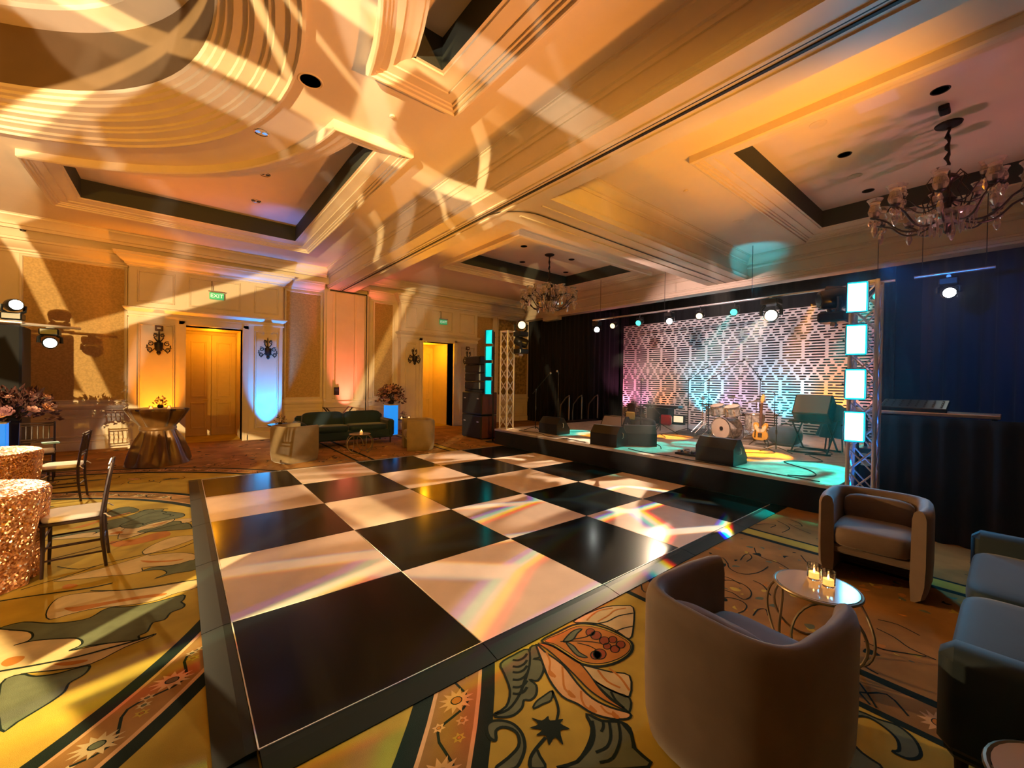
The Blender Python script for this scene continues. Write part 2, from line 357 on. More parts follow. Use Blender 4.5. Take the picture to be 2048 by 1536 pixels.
def coffer(P, wd, ceil_m='ceil'):
    pr = frame_prof(wd); fr = M().sweep(P, pr, closed=True); obj('coffer_frame', fr, MT['trim'], ceiling, smooth=35)
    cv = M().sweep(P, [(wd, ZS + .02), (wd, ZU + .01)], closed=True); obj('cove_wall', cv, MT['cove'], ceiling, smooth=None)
    q = M().sweep(P, [(wd - .02, ZU)], closed=True).v
    up = M().plate([[(p[0], p[1]) for p in q]], ZU); obj('coffer_field', up, MT[ceil_m], ceiling, smooth=None)
coffer(arc_coffer(1), 0.42); coffer(arc_coffer(-1), 0.42)
for hr in holes_right: coffer(hr, 0.42)
# dome: two stepped rings, drum, upper ring and crown
dm = M(); C72 = circ(CX, CY, 3.80, 96)
dm.sweep(C72, [(0, ZS), (0, ZS - .05), (.03, ZS - .06), (.05, ZS - .035), (.12, ZS - .03), (.13, ZS), (.24, ZS + .01), (.25, ZS + .03), (.29, ZS + .035), (.30, ZS + .06), (.40, ZS + .065), (.41, ZS + .09),
               (.45, ZS + .10), (.46, ZS + .13), (.56, ZS + .14), (.57, ZS + .17), (.62, ZS + .18), (.63, ZS + .21), (.68, ZS + .22), (.70, ZS + .25)], closed=True)
obj('dome_ring', dm, MT['trim'], ceiling, smooth=35)
MT['dome'] = mat('dome_paint', (0.17, 0.105, 0.05), 0.7, var=0.15, vscale=2)
dm = M(); dm.sweep(C72, [(.70, ZS + .25), (.70, ZS + .95)], closed=True); obj('dome_drum', dm, MT['dome'], ceiling, smooth=60)
dm = M(); dm.sweep(C72, [(.70, ZS + .95), (.98, ZS + .97), (.98, ZS + 1.03), (1.10, ZS + 1.05), (1.10, ZS + 1.2)], closed=True); obj('dome_ring', dm, MT['trim'], ceiling, smooth=35)
dm = M(); dm.plate([circ(CX, CY, 2.75, 72)], ZS + 1.2); obj('dome_crown', dm, MT['dome'], ceiling, smooth=None)
# main beam with the wall track, cross beam, their mouldings and slots
ZB = 4.35
bm = M(); bm.b2((3.15, YN, ZB), (3.9, 11.0, ZS + .3)); b1 = struct(obj('trim_1', bm, MT['trim'], smooth=None))
bm = M(); bm.b2((3.9, 2.2, ZB), (10.9, 3.2, ZS + .3)); b2_ = struct(obj('trim_2', bm, MT['trim'], smooth=None))
def crown(path, flip=1, s=1.0, z=ZS, par=None, name='crown_moulding'):
    # cove moulding from a ceiling (z) down a face; path runs so that its left is the room
    pr = [(0.0, z - .22 * s), (.02 * s, z - .22 * s), (.025 * s, z - .17 * s), (.05 * s, z - .16 * s), (.055 * s, z - .13 * s), (.09 * s, z - .06 * s), (.13 * s, z - .035 * s), (.135 * s, z - .012), (.16 * s, z - .01), (.16 * s, z)]
    o = M().sweep(path, pr); return obj(name, o, MT['trim'], par or ceiling, smooth=35)
crown([(3.15, YN), (3.15, 10.95)], s=1.0, par=b1)
m = M(); m.sweep([(3.15, YN), (3.15, 10.95)], [(0, 4.46), (.025, 4.46), (.03, 4.43), (.015, 4.42), (.015, 4.39), (0, 4.385)]); obj('bead_moulding', m, MT['trim'], b1, smooth=30)
crown([(10.9, 2.2), (3.9, 2.2)][::-1][::-1], s=0.9, par=b2_)
m = M(); m.sweep([(10.9, 2.2), (3.9, 2.2)], [(0, 4.45), (.02, 4.45), (.025, 4.42), (.01, 4.40), (0, 4.38)]); obj('bead_moulding', m, MT['trim'], b2_, smooth=30)
for (x0, x1, mm_, par) in ((3.40, 3.44, 'trim', b1), (3.62, 3.66, 'trim', b1)):
    m = M(); m.b2((x0, YN, ZB - .018), (x1, 10.8, ZB + .01)); obj('track_rail', m, MT[mm_], par, smooth=None)
m = M(); m.b2((3.515, YN, ZB - .012), (3.55, 10.8, ZB + .01)); obj('track_slot', m, MT['slot'], b1, smooth=None)
m = M(); m.b2((3.444, YN, ZB - .004), (3.475, 10.8, ZB + .01)); obj('track_slot', m, MT['slot'], b1, smooth=None)
for y0 in (2.42, 2.92):
    m = M(); m.b2((3.95, y0, ZB - .016), (10.9, y0 + .035, ZB + .01)); obj('track_rail', m, MT['trim'], b2_, smooth=None)
P = [(3.53, 3.35)] + [(3.53 + .65 * (1 - math.cos(t)), 3.35 - .65 * math.sin(t)) for t in [PI / 2 * i / 10 for i in range(1, 11)]] + [(10.9, 2.70)]
m = M(); m.sweep(P, [(-.016, ZB - .01), (.016, ZB - .01)]); obj('track_slot', m, MT['slot'], b2_, smooth=None)
# crowns round the soffits, along walls and beams
crown([(10.9, 10.72), (3.9, 10.72)][::1], s=1.2); crown([(3.06, 10.72), (XL, 10.72)], s=1.2)
crown([(10.9, 3.2), (10.9, 10.72)], s=1.2); crown([(10.9, YN), (10.9, 2.2)], s=1.2)

# ------------------------------------------------------------------ far wall: panelled, two doorways in raised surrounds
YW = 11.0
DOORS = [(-0.17, 1.00, 2.93), (6.20, 7.43, 3.0)]
m = M(); xs = [XL, DOORS[0][0], DOORS[0][1], DOORS[1][0], DOORS[1][1], 11.25]
m.b2((xs[0], YW, 0), (xs[1], YW + .2, ZS)); m.b2((xs[2], YW, 0), (xs[3], YW + .2, ZS)); m.b2((xs[4], YW, 0), (xs[5], YW + .2, ZS))
for d in DOORS: m.b2((d[0], YW, d[2]), (d[1], YW + .2, ZS))
m.b2((XL, YW - .18, 4.47), (11.25, YW, ZS))                       # frieze under the ceiling
wall = struct(obj('wall_far', m, MT['trim'], smooth=None))
CORN = [(0, 4.20), (.03, 4.20), (.035, 4.235), (.07, 4.25), (.08, 4.285), (.15, 4.33), (.19, 4.38), (.20, 4.42), (.24, 4.43), (.245, 4.475), (.26, 4.48), (.26, 4.495), (0, 4.495)]
RAIL = [(0, .80), (.02, .80), (.03, .83), (.035, .90), (.06, .93), (.07, .955), (.07, .985), (.045, 1.0), (.03, 1.03), (.03, 1.06), (0, 1.07)]
BASE = [(.0, 0.0), (.035, 0.0), (.035, .15), (.025, .17), (.03, .19), (.015, .21), (0, .215)]
def runs(prof, segs, name, y=YW):
    for (a, b) in segs:
        m = M().sweep([(b, y), (a, y)], prof, loop=True); obj(name, m, MT['trim'], wall, smooth=35)
flat = [(XL, -1.2), (1.93, 3.04), (4.36, 5.41), (8.45, 11.25)]
runs(CORN, flat, 'cornice'); runs(RAIL, flat, 'chair_rail'); runs(BASE, flat, 'baseboard')
def raised(x0, x1, z0, z1, y, parent, wd=.045, d=.022, name='panel_moulding'):
    # picture-frame moulding on a wall face, mitred
    V = []; F = []; prof = [(0, 0), (.008, d), (wd * .5, d * .7), (wd * .8, d), (wd, 0)]
    pts = [(x0, z0), (x1, z0), (x1, z1), (x0, z1)]; sg = [(1, 1), (-1, 1), (-1, -1), (1, -1)]
    for (px, pz), (sx, sz) in zip(pts, sg):
        for (o, dd) in prof: V.append((px + sx * o, y - dd, pz + sz * o))
    for i in range(4):
        j = (i + 1) % 4
        for a in range(4): F.append((i * 5 + a, i * 5 + a + 1, j * 5 + a + 1, j * 5 + a))
    return obj(name, M().add(V, F), MT['trim'], parent, smooth=30)
def fabric(x0, x1, z0=1.10, z1=4.18, mm='fabric'):
    m = M(); m.b2((x0, YW - .012, z0), (x1, YW, z1)); o = obj('fabric_panel', m, MT[mm], wall, smooth=None)
    raised(x0 - .045, x1 + .045, z0 - .04, z1 + .02, YW - .008, wall, .06, .03)
fabric(-2.84, -1.28); fabric(-6.2, -3.4); fabric(2.05, 2.98); fabric(4.60, 5.22); fabric(8.60, 9.36); fabric(9.62, 11.2, mm='damask')
for (a, b) in ((-2.8, -1.3), (-6.2, -3.4), (2.05, 2.98), (4.55, 5.25), (8.6, 9.36), (9.62, 11.1)):
    raised(a, b, .28, .74, YW, wall, .04, .02)
# door surrounds
YP = 10.75
def surround(n, xa, xb, d):
    s = struct(obj('door_%d' % n, M(), MT['trim'])); m = M()
    m.b2((xa, YP, 0), (d[0], YW, 4.22)); m.b2((d[1], YP, 0), (xb, YW, 4.22)); m.b2((d[0], YP, d[2]), (d[1], YW, 4.22))
    s.data = m.mesh('door_%d' % n, MT['trim'])
    for pr, nm in ((CORN, 'cornice'),):
        obj(nm, M().sweep([(xb, YW), (xb, YP), (xa, YP), (xa, YW)], pr, loop=True), MT['trim'], s, smooth=35)
    lint = [(0, 3.06), (.03, 3.06), (.035, 3.10), (.02, 3.11), (.02, 3.17), (.06, 3.20), (.10, 3.24), (.10, 3.27), (.03, 3.29), (0, 3.29)]
    obj('lintel_moulding', M().sweep([(xb, YW), (xb, YP), (xa, YP), (xa, YW)], lint, loop=True), MT['trim'], s, smooth=35)
    for (a, b) in ((xa, d[0] - .11), (d[1] + .11, xb)):
        obj('baseboard', M().sweep([(b, YP), (a, YP)], BASE, loop=True), MT['trim'], s, smooth=35)
        raised(a + .16, b - .10, .30, 2.92, YP, s, .05, .03); raised(a + .14, b - .10, 3.40, 4.14, YP, s, .045, .022)
    raised(d[0] + .05, d[1] - .05, 3.40, 4.14, YP, s, .045, .022)
    arch = [(0, -.1), (.0, -.1)]
    for sx, x in ((1, d[0]), (-1, d[1])):                           # door casing
        m = M(); m.b2((x - sx * .13, YP - .035, 0), (x - sx * .02, YP, d[2] + .1)); m.b2((x - sx * .045, YP - .05, 0), (x, YP, d[2] + .04)); obj('door_casing', m, MT['trim'], s, smooth=None)
    m = M(); m.b2((d[0] - .13, YP - .035, d[2] + .02), (d[1] + .13, YP, d[2] + .13)); obj('door_casing', m, MT['trim'], s, smooth=None)
    # alcove behind with a pair of doors
    y1 = YW + 1.35; m = M(); t = .05
    m.b2((d[0] - t, YP + .03, 0), (d[0], y1, d[2] + t)); m.b2((d[1], YP + .03, 0), (d[1] + t, y1, d[2] + t)); m.b2((d[0], YP + .03, d[2]), (d[1], y1, d[2] + t)); m.b2((d[0] - t, y1, 0), (d[1] + t, y1 + .08, d[2] + t))
    al = obj('alcove', m, MT['door'], s, smooth=None)
    return s, y1
d1, ya = surround(1, -1.2, 1.93, DOORS[0]); d2, yb = surround(2, 5.41, 8.45, DOORS[1])
def leaf(par, x0, x1, y, z1, ang=0.0, hinge='l', handle=True):
    wd = x1 - x0; m = M(); m.rbox((wd / 2 if hinge == 'l' else -wd / 2, 0, z1 / 2), (wd - .01, .045, z1 - .01), .006)
    o = obj('door_leaf', m, MT['door'], par, smooth=None, loc=(x0 if hinge == 'l' else x1, y, 0), rot=(0, 0, ang))
    s = 1 if hinge == 'l' else -1
    for (a, b) in ((.22, .95), (1.1, z1 - .2)):
        q = raised(s * .12 if s > 0 else -wd + .12, s * wd - .12 if s > 0 else -.12, a, b, -.022, o, .04, .015)
        q.data.materials[0] = MT['door']
    if handle:
        hx = s * (wd - .07); h = M(); h.cyl((hx, -.022, 1.02), (hx, -.07, 1.02), .012); h.cyl((hx, -.065, 1.02), (hx - s * .11, -.065, 1.02), .010); obj('door_handle', h, MT['brass'], o)
leaf(d1, -.17, .415, ya - .03, 2.86); leaf(d1, .415, 1.0, ya - .03, 2.86, hinge='r')
leaf(d2, 6.2, 6.815, yb - .03, 2.9); leaf(d2, 6.815, 7.43, yb - .05, 2.9, ang=-0.28, hinge='r')
# pocket for the sliding wall under the main beam
pk = M(); pk.b2((3.04, 10.86, 0), (4.36, YW, 4.35)); pocket = struct(obj('trim_3', pk, MT['trim'], smooth=None))
for (a, b) in ((3.10, 3.28), (3.36, 3.92), (3.98, 4.24)):
    m = M(); m.rbox(((a + b) / 2, 10.845, 2.6), (b - a, .04, 3.35), .012); obj('pocket_panel', m, MT['trim'], pocket, smooth=None); raised(a, b, .26, .74, 10.86, pocket, .03, .02)
obj('chair_rail', M().sweep([(4.27, 10.86), (3.04, 10.86)], [(p[0] * .7, p[1]) for p in RAIL], loop=True), MT['trim'], pocket, smooth=35)
m = M(); m.b2((4.285, 10.835, .05), (4.305, 10.87, 4.3)); obj('shadow_gap', m, MT['slot'], pocket, smooth=None)
m = M(); m.b2((3.2, 10.83, 4.30), (4.30, 10.87, 4.335)); obj('shadow_gap', m, MT['slot'], pocket, smooth=None)

# ------------------------------------------------------------------ other walls and the stage opening
m = M(); m.b2((XL - .2, YN - .2, 0), (XL, YW, ZS)); struct(obj('wall_left', m, MT['fabric'], smooth=None))
m = M(); m.b2((XL - .2, YN - .2, 0), (XR + .2, YN, ZS)); struct(obj('wall_near', m, MT['fabric'], smooth=None))
m = M(); m.b2((10.9, YN, 4.18), (11.2, YW, ZS + .4)); hd = struct(obj('trim_4', m, MT['trim'], smooth=None))
obj('header_moulding', M().sweep([(10.9, YN), (10.9, 10.8)], [(0, 4.18), (.05, 4.18), (.06, 4.22), (.03, 4.235), (.03, 4.30), (.05, 4.31), (.055, 4.34), (0, 4.36)]), MT['trim'], hd, smooth=30)
obj('header_moulding', M().sweep([(10.9, YN), (10.9, 10.8)], [(0, 4.60), (.03, 4.60), (.05, 4.63), (.05, 4.66), (0, 4.68)]), MT['trim'], hd, smooth=30)
m = M(); m.b2((10.86, 8.9, 4.05), (11.1, 9.7, 4.3)); obj('header_corbel', m, MT['trim'], hd, smooth=None)
m = M(); m.b2((XR, YN, 0), (XR + .2, YF, 5.3)); struct(obj('wall_right', m, MT['black'], smooth=None))
m = M(); m.b2((11.2, YF, 0), (XR + .2, YF + .2, 5.3)); struct(obj('wall_back', m, MT['black'], smooth=None))
m = M(); m.b2((11.2, YN, 5.1), (XR, YF, 5.3)); struct(obj('ceiling_stage', m, MT['black'], smooth=None))

def drape(name, label, pts, z0, z1, mm='drape', wave=.16, amp=.045, top=None, group=None):
    # pleated cloth along a polyline
    P = []; L = 0.0
    for (a, b) in zip(pts[:-1], pts[1:]):
        a = Vector(a); b = Vector(b); n = max(2, int((b - a).length / (wave / 5))); d = (b - a).normalized(); nn = Vector((-d.y, d.x))
        for i in range(n):
            t = i / n; s = L + t * (b - a).length; P.append((a + (b - a) * t, nn, s))
        L += (b - a).length
    G = []
    for k, z in enumerate((z0, z0 + (z1 - z0) * .5, z1 - .12, z1)):
        am = amp * (1.0, .9, .55, .4)[k]
        G.append([((p + nn * (am * math.sin(TAU * s / wave + .9 * math.sin(s * 1.7)) + am * .5 * math.sin(TAU * s / wave / 2.7 + k * .1))).x, (p + nn * (am * math.sin(TAU * s / wave + .9 * math.sin(s * 1.7)) + am * .5 * math.sin(TAU * s / wave / 2.7 + k * .1))).y, z) for (p, nn, s) in P])
    o = obj(name, M().sheet(G), MT[mm], smooth=180); sd = o.modifiers.new('thick', 'SOLIDIFY'); sd.thickness = .006
    return tag(o, label, 'drape', group)
drape('stage_drape', 'tall black pleated drape between the far wall and the perforated backdrop', [(11.24, 10.95), (11.28, 7.6), (12.45, 7.2)], 0.0, 4.35, wave=.22)
drape('stage_drape', 'black drape hung straight behind the white perforated backdrop', [(12.6, 7.25), (12.6, -0.4)], 0.0, 4.6, wave=.25)
MT['drape_blue_lit'] = mat('blue_lit_black_drape', (0.007, 0.020, 0.045), 0.8, sheen=0.1)  # black cloth, with the blue light on it put into the colour
drape('stage_drape', 'tall blue lit black drape right of the perforated backdrop behind the glowing tower', [(12.5, -0.80), (12.0, -1.7), (11.3, -2.4), (11.3, -5.2)], 0.0, 4.4, mm='drape_blue_lit', wave=.3, amp=.06)
drape('masking_drape', 'low black masking drape on the carpet right of the stage corner', [(6.16, -1.13), (6.16, -5.2)], 0.0, 1.36, wave=.2, amp=.03)
# ------------------------------------------------------------------ woven carpet pattern (flat print, world metres): p polygon, l line
MOTIF = [
('p','c_sage',0.012,1,[(-1.203,2.122),(-1.103,2.131),(-0.972,2.012),(-0.861,1.944),(-0.759,1.93),(-0.682,2.02),(-0.547,1.945),(-0.412,1.915),(-0.255,1.925),(-0.251,1.836),(-0.266,1.808),(-0.246,1.742),(-0.261,1.696),(-0.324,1.674),(-0.356,1.591),(-0.419,1.589),(-0.441,1.484),(-0.482,1.458),(-0.487,1.411),(-0.645,1.485),(-0.725,1.516),(-0.8,1.518),(-0.763,1.545),(-0.752,1.579),(-0.771,1.638),(-0.825,1.695),(-0.99,1.792),(-1.078,1.8),(-1.023,1.811),(-1.012,1.869),(-1.046,1.953),(-1.144,2.053)]),
('p','c_sage',0.012,1,[(-1.034,1.348),(-0.97,1.398),(-0.906,1.327),(-0.814,1.284),(-0.738,1.278),(-0.684,1.263),(-0.684,1.209),(-0.704,1.172),(-0.746,1.138),(-0.754,1.066),(-0.794,1.008),(-0.84,0.967),(-0.889,0.926),(-0.939,0.909)]),
('p','c_cream',0.01,0,[(-1.229,2.107),(-1.143,2.047),(-1.046,1.953),(-1.012,1.869),(-1.023,1.811),(-1.078,1.8),(-0.99,1.792),(-0.825,1.695),(-0.771,1.638),(-0.752,1.579),(-0.763,1.545),(-0.8,1.518),(-0.645,1.481),(-0.48,1.422),(-0.395,1.421),(-0.436,1.389),(-0.54,1.361),(-0.682,1.279),(-0.842,1.337),(-0.971,1.403),(-1.067,1.385)]),
('l','c_dark',0.018,2,[(-1.089,1.512),(-0.93,1.459),(-0.749,1.413),(-0.599,1.407),(-0.479,1.404),(-0.404,1.418)]),
('p','c_orange',0,2,[(-1.085,1.594),(-1.072,1.64),(-1.031,1.637),(-0.994,1.602),(-1.007,1.552),(-1.051,1.54)]),
('p','c_orange',0,2,[(-0.847,1.408),(-0.781,1.385),(-0.7,1.341),(-0.716,1.321),(-0.789,1.345)]),
('p','c_cream',0.008,0,[(-0.973,2.069),(-0.863,2.077),(-0.74,2.065),(-0.549,1.976),(-0.413,1.946),(-0.302,1.987),(-0.168,2.002),(-0.158,2.155),(-0.315,2.184),(-0.527,2.243),(-0.693,2.337),(-0.885,2.435),(-0.992,2.423),(-1.013,2.234)]),
('p','c_orange',0,1,[(-0.925,2.208),(-0.851,2.18),(-0.713,2.147),(-0.598,2.119),(-0.479,2.09),(-0.355,2.034),(-0.385,2.002),(-0.516,2.05),(-0.67,2.084),(-0.796,2.089),(-0.867,2.108)]),
('l','c_dark',0.02,2,[(-1.329,2.627),(-1.181,2.598),(-1.012,2.549),(-0.827,2.497),(-0.698,2.496)]),
('l','c_dark',0.014,2,[(-0.819,2.434),(-0.631,2.299),(-0.444,2.23),(-0.315,2.202),(-0.158,2.155)]),
('p','c_cream',0.008,0,[(-1.074,2.82),(-0.943,2.87),(-0.791,2.915),(-0.616,2.978),(-0.451,3.066),(-0.323,3.123),(-0.16,3.249),(-0.169,3.374),(-0.326,3.432),(-0.46,3.334),(-0.554,3.144),(-0.486,2.995),(-0.385,2.967),(-0.257,2.894),(-0.161,2.773),(-0.171,2.639),(-0.319,2.618),(-0.461,2.684),(-0.531,2.708),(-0.527,2.623),(-0.614,2.618),(-0.746,2.681),(-0.896,2.739)]),
('p','c_orange',0,1,[(-1.001,2.658),(-0.967,2.684),(-0.911,2.623),(-0.933,2.578),(-0.982,2.592)]),
('p','c_orange',0,1,[(-0.553,2.907),(-0.442,2.814),(-0.32,2.739),(-0.245,2.719),(-0.295,2.702),(-0.417,2.759),(-0.502,2.814)]),
('p','c_sage',0.01,1,[(-0.521,2.627),(-0.46,2.663),(-0.318,2.605),(-0.161,2.631),(-0.162,2.393),(-0.317,2.41),(-0.439,2.389),(-0.363,2.446),(-0.388,2.545),(-0.458,2.599)]),
('p','c_sage',0.01,1,[(-0.798,4.199),(-0.681,4.397),(-0.596,4.526),(-0.47,4.596),(-0.335,4.455),(-0.235,4.299),(-0.253,4.154),(-0.41,4.121),(-0.545,4.078),(-0.671,4.003)]),
('p','c_sage',0.009,1,[(-0.988,4.701),(-0.941,4.987),(-0.821,5.072),(-0.732,4.962),(-0.673,4.789),(-0.761,4.689),(-0.881,4.659)]),
('l','c_dark',0.012,2,[(-0.968,4.648),(-0.732,4.708),(-0.508,4.753),(-0.388,4.647)]),
('l','c_dark',0.013,2,[(-1.203,3.424),(-1.059,3.478),(-0.903,3.535),(-0.664,3.686),(-0.477,3.825),(-0.162,3.9)]),
('l','c_dark',0.012,2,[(-1.241,2.774),(-1.132,2.828),(-0.977,2.896),(-0.843,2.997),(-0.69,3.034),(-0.5,3.054),(-0.322,3.019),(-0.16,3.135)]),
('l','c_dark',0.01,2,[(-1.112,3.18),(-0.961,3.003),(-0.843,2.997)]),
('p','c_cream',0.007,0,[(-0.745,4.058),(-0.557,4.018),(-0.363,4.086),(-0.164,4.05),(-0.175,3.909),(-0.404,3.837),(-0.559,3.759),(-0.664,3.686),(-0.77,3.708)]),
('p','c_orange',0,1,[(-0.817,3.659),(-0.657,3.595),(-0.527,3.674),(-0.387,3.693),(-0.355,3.514),(-0.517,3.432),(-0.646,3.42),(-0.774,3.464)]),
('p','c_sage',0.014,1,[(1.219,-0.198),(1.328,-0.188),(1.437,-0.201),(1.351,-0.311),(1.248,-0.386),(1.14,-0.458),(1.042,-0.492),(0.961,-0.47),(1.045,-0.471),(1.129,-0.399),(1.183,-0.279)]),
('p','c_sage',0.014,0,[(1.456,-0.198),(1.508,-0.215),(1.489,-0.27),(1.444,-0.3),(1.401,-0.288),(1.431,-0.332),(1.384,-0.397),(1.302,-0.437),(1.269,-0.402),(1.27,-0.457),(1.224,-0.507),(1.174,-0.517),(1.147,-0.496),(1.106,-0.527),(1.042,-0.537),(0.989,-0.512),(0.962,-0.477),(1.04,-0.493),(1.138,-0.46),(1.239,-0.397),(1.337,-0.321)]),
('l','c_dark',0.016,2,[(1.297,-0.217),(1.322,-0.241),(1.364,-0.244),(1.404,-0.228)]),
('l','c_dark',0.016,2,[(1.261,-0.261),(1.285,-0.284),(1.326,-0.288),(1.365,-0.272)]),
('l','c_dark',0.016,2,[(1.231,-0.297),(1.255,-0.32),(1.295,-0.324),(1.333,-0.309)]),
('l','c_dark',0.016,2,[(1.194,-0.343),(1.217,-0.365),(1.256,-0.369),(1.292,-0.356)]),
('l','c_dark',0.016,2,[(1.158,-0.387),(1.181,-0.408),(1.218,-0.413),(1.253,-0.4)]),
('l','c_dark',0.016,2,[(1.128,-0.424),(1.15,-0.444),(1.187,-0.449),(1.22,-0.437)]),
('p','c_peach',0.014,1,[(1.511,-0.194),(1.503,-0.28),(1.506,-0.432),(1.462,-0.589),(1.444,-0.712),(1.472,-0.814),(1.518,-0.896),(1.481,-0.911),(1.414,-0.858),(1.366,-0.777),(1.352,-0.688),(1.326,-0.604),(1.358,-0.471),(1.431,-0.332)]),
('l','c_orange',0.012,2,[(1.506,-0.294),(1.465,-0.369),(1.412,-0.419),(1.395,-0.482)]),
('l','c_orange',0.012,2,[(1.494,-0.443),(1.431,-0.51),(1.377,-0.576),(1.374,-0.655)]),
('l','c_orange',0.012,2,[(1.436,-0.64),(1.39,-0.687),(1.371,-0.735),(1.393,-0.785)]),
('l','c_orange',0.012,2,[(1.439,-0.773),(1.429,-0.811),(1.437,-0.84),(1.458,-0.871)]),
('p','c_orange',0,2,[(1.414,-0.412),(1.413,-0.45),(1.406,-0.479),(1.384,-0.47),(1.384,-0.436)]),
('p','c_orange',0,2,[(1.387,-0.594),(1.386,-0.627),(1.38,-0.652),(1.36,-0.643),(1.36,-0.613)]),
('p','c_orange',0,2,[(1.399,-0.735),(1.399,-0.766),(1.392,-0.788),(1.374,-0.779),(1.374,-0.752)]),
('p','c_orange',0,2,[(1.461,-0.833),(1.459,-0.862),(1.453,-0.883),(1.434,-0.874),(1.434,-0.848)]),
('p','c_orange',0.01,2,[(1.527,-0.195),(1.574,-0.267),(1.588,-0.369),(1.598,-0.483),(1.566,-0.597),(1.529,-0.694),(1.513,-0.783),(1.521,-0.883),(1.487,-0.778),(1.477,-0.671),(1.498,-0.543),(1.52,-0.402),(1.53,-0.278)]),
('p','c_cream',0.012,1,[(1.588,-0.506),(1.64,-0.577),(1.685,-0.651),(1.746,-0.737),(1.614,-0.829),(1.577,-0.758),(1.557,-0.672),(1.56,-0.602)]),
('l','c_orange',0.014,2,[(1.637,-0.594),(1.607,-0.685),(1.625,-0.761)]),
('l','c_orange',0.014,2,[(1.702,-0.625),(1.691,-0.713),(1.648,-0.805)]),
('p','c_sage',0.012,1,[(1.548,-0.639),(1.567,-0.741),(1.603,-0.837),(1.528,-0.889),(1.521,-0.86),(1.523,-0.774)]),
('l','c_dark',0.014,2,[(1.561,-0.746),(1.532,-0.798),(1.524,-0.858)]),
('p','c_gold',0.018,2,[(1.563,-0.192),(1.717,-0.194),(1.848,-0.201),(1.929,-0.242),(1.99,-0.325),(2.02,-0.428),(2.018,-0.56),(1.928,-0.622),(1.793,-0.625),(1.671,-0.581),(1.601,-0.496),(1.591,-0.382),(1.584,-0.274)]),
('p','c_orange',0.006,3,[(1.577,-0.203),(1.713,-0.216),(1.834,-0.223),(1.909,-0.259),(1.969,-0.341),(2.0,-0.443),(1.997,-0.56),(1.924,-0.608),(1.807,-0.608),(1.689,-0.566),(1.621,-0.485),(1.613,-0.377),(1.604,-0.271)]),
('p','c_cream',0.012,1,[(1.886,-0.175),(2.072,-0.172),(2.232,-0.201),(2.333,-0.263),(2.379,-0.331),(2.167,-0.476),(2.037,-0.535),(2.039,-0.43),(2.018,-0.319),(1.951,-0.24)]),
('l','c_orange',0.012,2,[(1.969,-0.225),(2.055,-0.204),(2.147,-0.199),(2.249,-0.24)]),
('l','c_orange',0.012,2,[(2.023,-0.281),(2.153,-0.28),(2.236,-0.267),(2.328,-0.301)]),
('l','c_dark',0.011,2,[(1.966,-0.279),(2.076,-0.322),(2.197,-0.329),(2.315,-0.375)]),
('l','c_dark',0.01,2,[(2.02,-0.428),(2.106,-0.442),(2.176,-0.469)]),
('p','c_sage',0.01,4,[(1.667,-0.285),(1.763,-0.254),(1.824,-0.25),(1.867,-0.27),(1.803,-0.285),(1.738,-0.31),(1.69,-0.305)]),
('p','c_sage',0.01,4,[(1.675,-0.303),(1.688,-0.356),(1.669,-0.42),(1.674,-0.484),(1.639,-0.447),(1.643,-0.389)]),
('l','c_dark',0.009,4,[(1.651,-0.275),(1.743,-0.339),(1.813,-0.405),(1.849,-0.453)]),
('l','c_dark',0.009,4,[(1.738,-0.31),(1.812,-0.343),(1.865,-0.346)]),
('l','c_dark',0.008,4,[(1.729,-0.352),(1.765,-0.415),(1.774,-0.468)]),
('p','c_red',0.007,4,[(1.912,-0.465),(1.88,-0.478),(1.855,-0.471),(1.845,-0.451),(1.862,-0.426),(1.894,-0.412),(1.92,-0.42),(1.929,-0.44)]),
('p','c_red',0.007,4,[(1.96,-0.491),(1.933,-0.501),(1.911,-0.495),(1.903,-0.478),(1.917,-0.457),(1.945,-0.446),(1.967,-0.452),(1.975,-0.47)]),
('p','c_red',0.007,4,[(1.961,-0.554),(1.932,-0.565),(1.909,-0.558),(1.9,-0.54),(1.915,-0.518),(1.945,-0.507),(1.969,-0.514),(1.977,-0.532)]),
('p','c_red',0.007,4,[(1.896,-0.558),(1.867,-0.569),(1.844,-0.562),(1.836,-0.544),(1.85,-0.523),(1.879,-0.512),(1.902,-0.519),(1.911,-0.537)]),
('p','c_red',0.007,4,[(1.875,-0.508),(1.851,-0.517),(1.832,-0.511),(1.824,-0.496),(1.836,-0.478),(1.86,-0.468),(1.88,-0.474),(1.887,-0.489)]),
('p','c_red',0.007,4,[(1.915,-0.398),(1.88,-0.413),(1.852,-0.405),(1.841,-0.383),(1.859,-0.354),(1.894,-0.339),(1.923,-0.347),(1.933,-0.369)]),
('p','c_red',0.007,4,[(1.908,-0.349),(1.878,-0.362),(1.853,-0.356),(1.844,-0.337),(1.86,-0.312),(1.89,-0.297),(1.915,-0.304),(1.924,-0.324)]),
('p','c_red',0.007,4,[(1.789,-0.536),(1.751,-0.551),(1.72,-0.541),(1.707,-0.517),(1.726,-0.487),(1.764,-0.471),(1.796,-0.48),(1.808,-0.506)]),
('p','c_red',0.007,4,[(1.758,-0.523),(1.727,-0.535),(1.702,-0.527),(1.691,-0.507),(1.706,-0.482),(1.737,-0.469),(1.763,-0.477),(1.773,-0.498)]),
('p','c_dark',0,3,[(1.054,-0.645),(1.101,-0.655),(1.101,-0.605),(1.131,-0.65),(1.176,-0.65),(1.164,-0.676),(1.222,-0.71),(1.192,-0.72),(1.205,-0.771),(1.161,-0.75),(1.116,-0.812),(1.114,-0.759),(1.063,-0.772),(1.086,-0.724),(1.05,-0.696),(1.093,-0.69)]),
('l','c_dark',0.014,2,[(1.311,-0.541),(1.275,-0.612),(1.239,-0.661),(1.19,-0.696)]),
